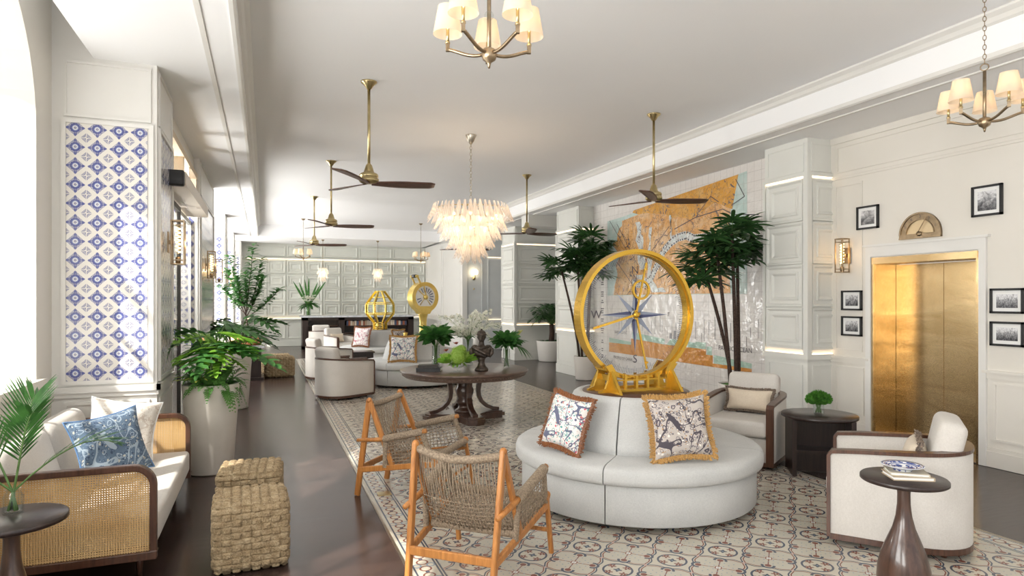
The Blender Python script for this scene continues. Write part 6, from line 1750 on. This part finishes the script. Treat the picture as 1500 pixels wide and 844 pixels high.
for a in (-52, 232): m.bar((0,-.093,ZC),(.235*cos(radians(a)),-.093,ZC+.235*sin(radians(a))), .010, .004, (0,1,0))
m.bar((.02,-.115,ZC-.03),(-.055,-.115,ZC+.26), .018, .012, (0,1,0)); m.bar((0,-.105,ZC),(-.17,-.105,ZC+.15), .016, .01, (0,1,0)); m.M = Matrix.Translation((0,-.11,ZC)) @ Matrix.Rotation(radians(90),4,'X'); m.lathe([(0,-.02),(.05,-.02),(.045,.015),(0,.02)], 20); m.M = None; part('pointer', m, M['paleyellow'], t)
m = MB()
for y in (-.115,.115): m.bar((-.10,y,ZC+.22),(-.20,y,ZC+.42), .035, .014, (0,1,0))
m.tube([(-.205,-.13,ZC+.43),(-.205,.13,ZC+.43)], .028, 12); part('lever', m, M['paleyellow'], t)
m = MB(); m.tube([(-.205,-.07,ZC+.432),(-.205,.07,ZC+.432)], .034, 12); part('lever_grip', m, M['black'], t)
m = MB(); m.lathe([(0,0),(.06,0),(.05,.03),(.035,.09),(.05,.12),(0,.13)], 16); single('small_brass_bell', m, M['paleyellow'], 'small brass piece beside the telegraph on the middle banquette top', 'ornament', (2.66, 12.80, .918))
# white basket plants behind bust
t = thing('potted_plant', 'small leafy plant in a slim pale pot before the far grey wall', 'potted plant', (6.2, 19.0, 0))
m = MB(); m.lathe([(0,0),(.12,0),(.16,.85),(.14,.85),(0,.80)], 24); part('pot', m, M['whitepot'], t)
m = MB()
for i in range(50): az = rnd.uniform(0,6.28); blade(m, V(0,0,.82), V(cos(az),sin(az),rnd.uniform(.3,1.5)), V(0,0,1), rnd.uniform(.2,.4), .09, .3, 4)
part('leaves', m, M['leaf'], t)

m = MB(); m.rbox((0,0,.003),(.115,.115,.006),.002,2); single('floor_plaque', m, M['brass'], 'small square brass plaque set in the tiled floor border by the rope chairs', 'plaque', (.975,5.60,0))
# =================================================================== LIGHT, CAMERA
w = bpy.data.worlds.new('World'); scene.world = w; w.use_nodes = True
bg = w.node_tree.nodes['Background']; bg.inputs[0].default_value = (.97,.98,1.0,1); bg.inputs[1].default_value = .68
s = bpy.data.lights.new('sun', 'SUN'); s.energy = 4.5; s.angle = radians(.9); s.color = (1,.95,.87)
so = bpy.data.objects.new('sun', s); COL.objects.link(so); d = Vector((.55,.42,-.72)); so.rotation_euler = d.to_track_quat('-Z','Y').to_euler(); so.location = (-6,0,8)
def area(loc, d, sx, sy, e, col=(1,.985,.955)):
    l = bpy.data.lights.new('daylight_fill', 'AREA'); l.shape = 'RECTANGLE'; l.size = sx; l.size_y = sy; l.energy = e; l.color = col
    o = bpy.data.objects.new('daylight_fill', l); COL.objects.link(o); o.location = loc; o.rotation_euler = Vector(d).to_track_quat('-Z','Z').to_euler(); return o
for y, w_, e in ((-1.46,2.2,200),(1.69,2.2,150),(4.92,2.2,35),(15.0,3.0,180),(19.5,2.9,180),(23.5,2.0,90)):  # added panels outside the window openings, tilted up to brighten the ceiling
    area((-2.35, y, 1.9), (1,0,.55), w_, 2.2, e)
area((-2.05, 8.95, 3.30), (1,0,.25), 2.6, .45, 110)  # added fill panel inside the vestibule, brightens soffit and middle of the room
cam = bpy.data.cameras.new('camera'); co = bpy.data.objects.new('camera', cam); COL.objects.link(co); scene.camera = co
cam.sensor_width = 36; cam.lens = 36*930/1500; cam.shift_y = 18/1500; cam.clip_start = .05; cam.clip_end = 200
co.location = (0,0,1.7); co.rotation_euler = (radians(90), 0, -math.atan((750-388)/930))
scene.view_settings.view_transform = 'Standard'; scene.view_settings.look = 'None'; scene.view_settings.gamma = 1.0
scene.view_settings.use_curve_mapping = False; scene.view_settings.exposure = 0.80
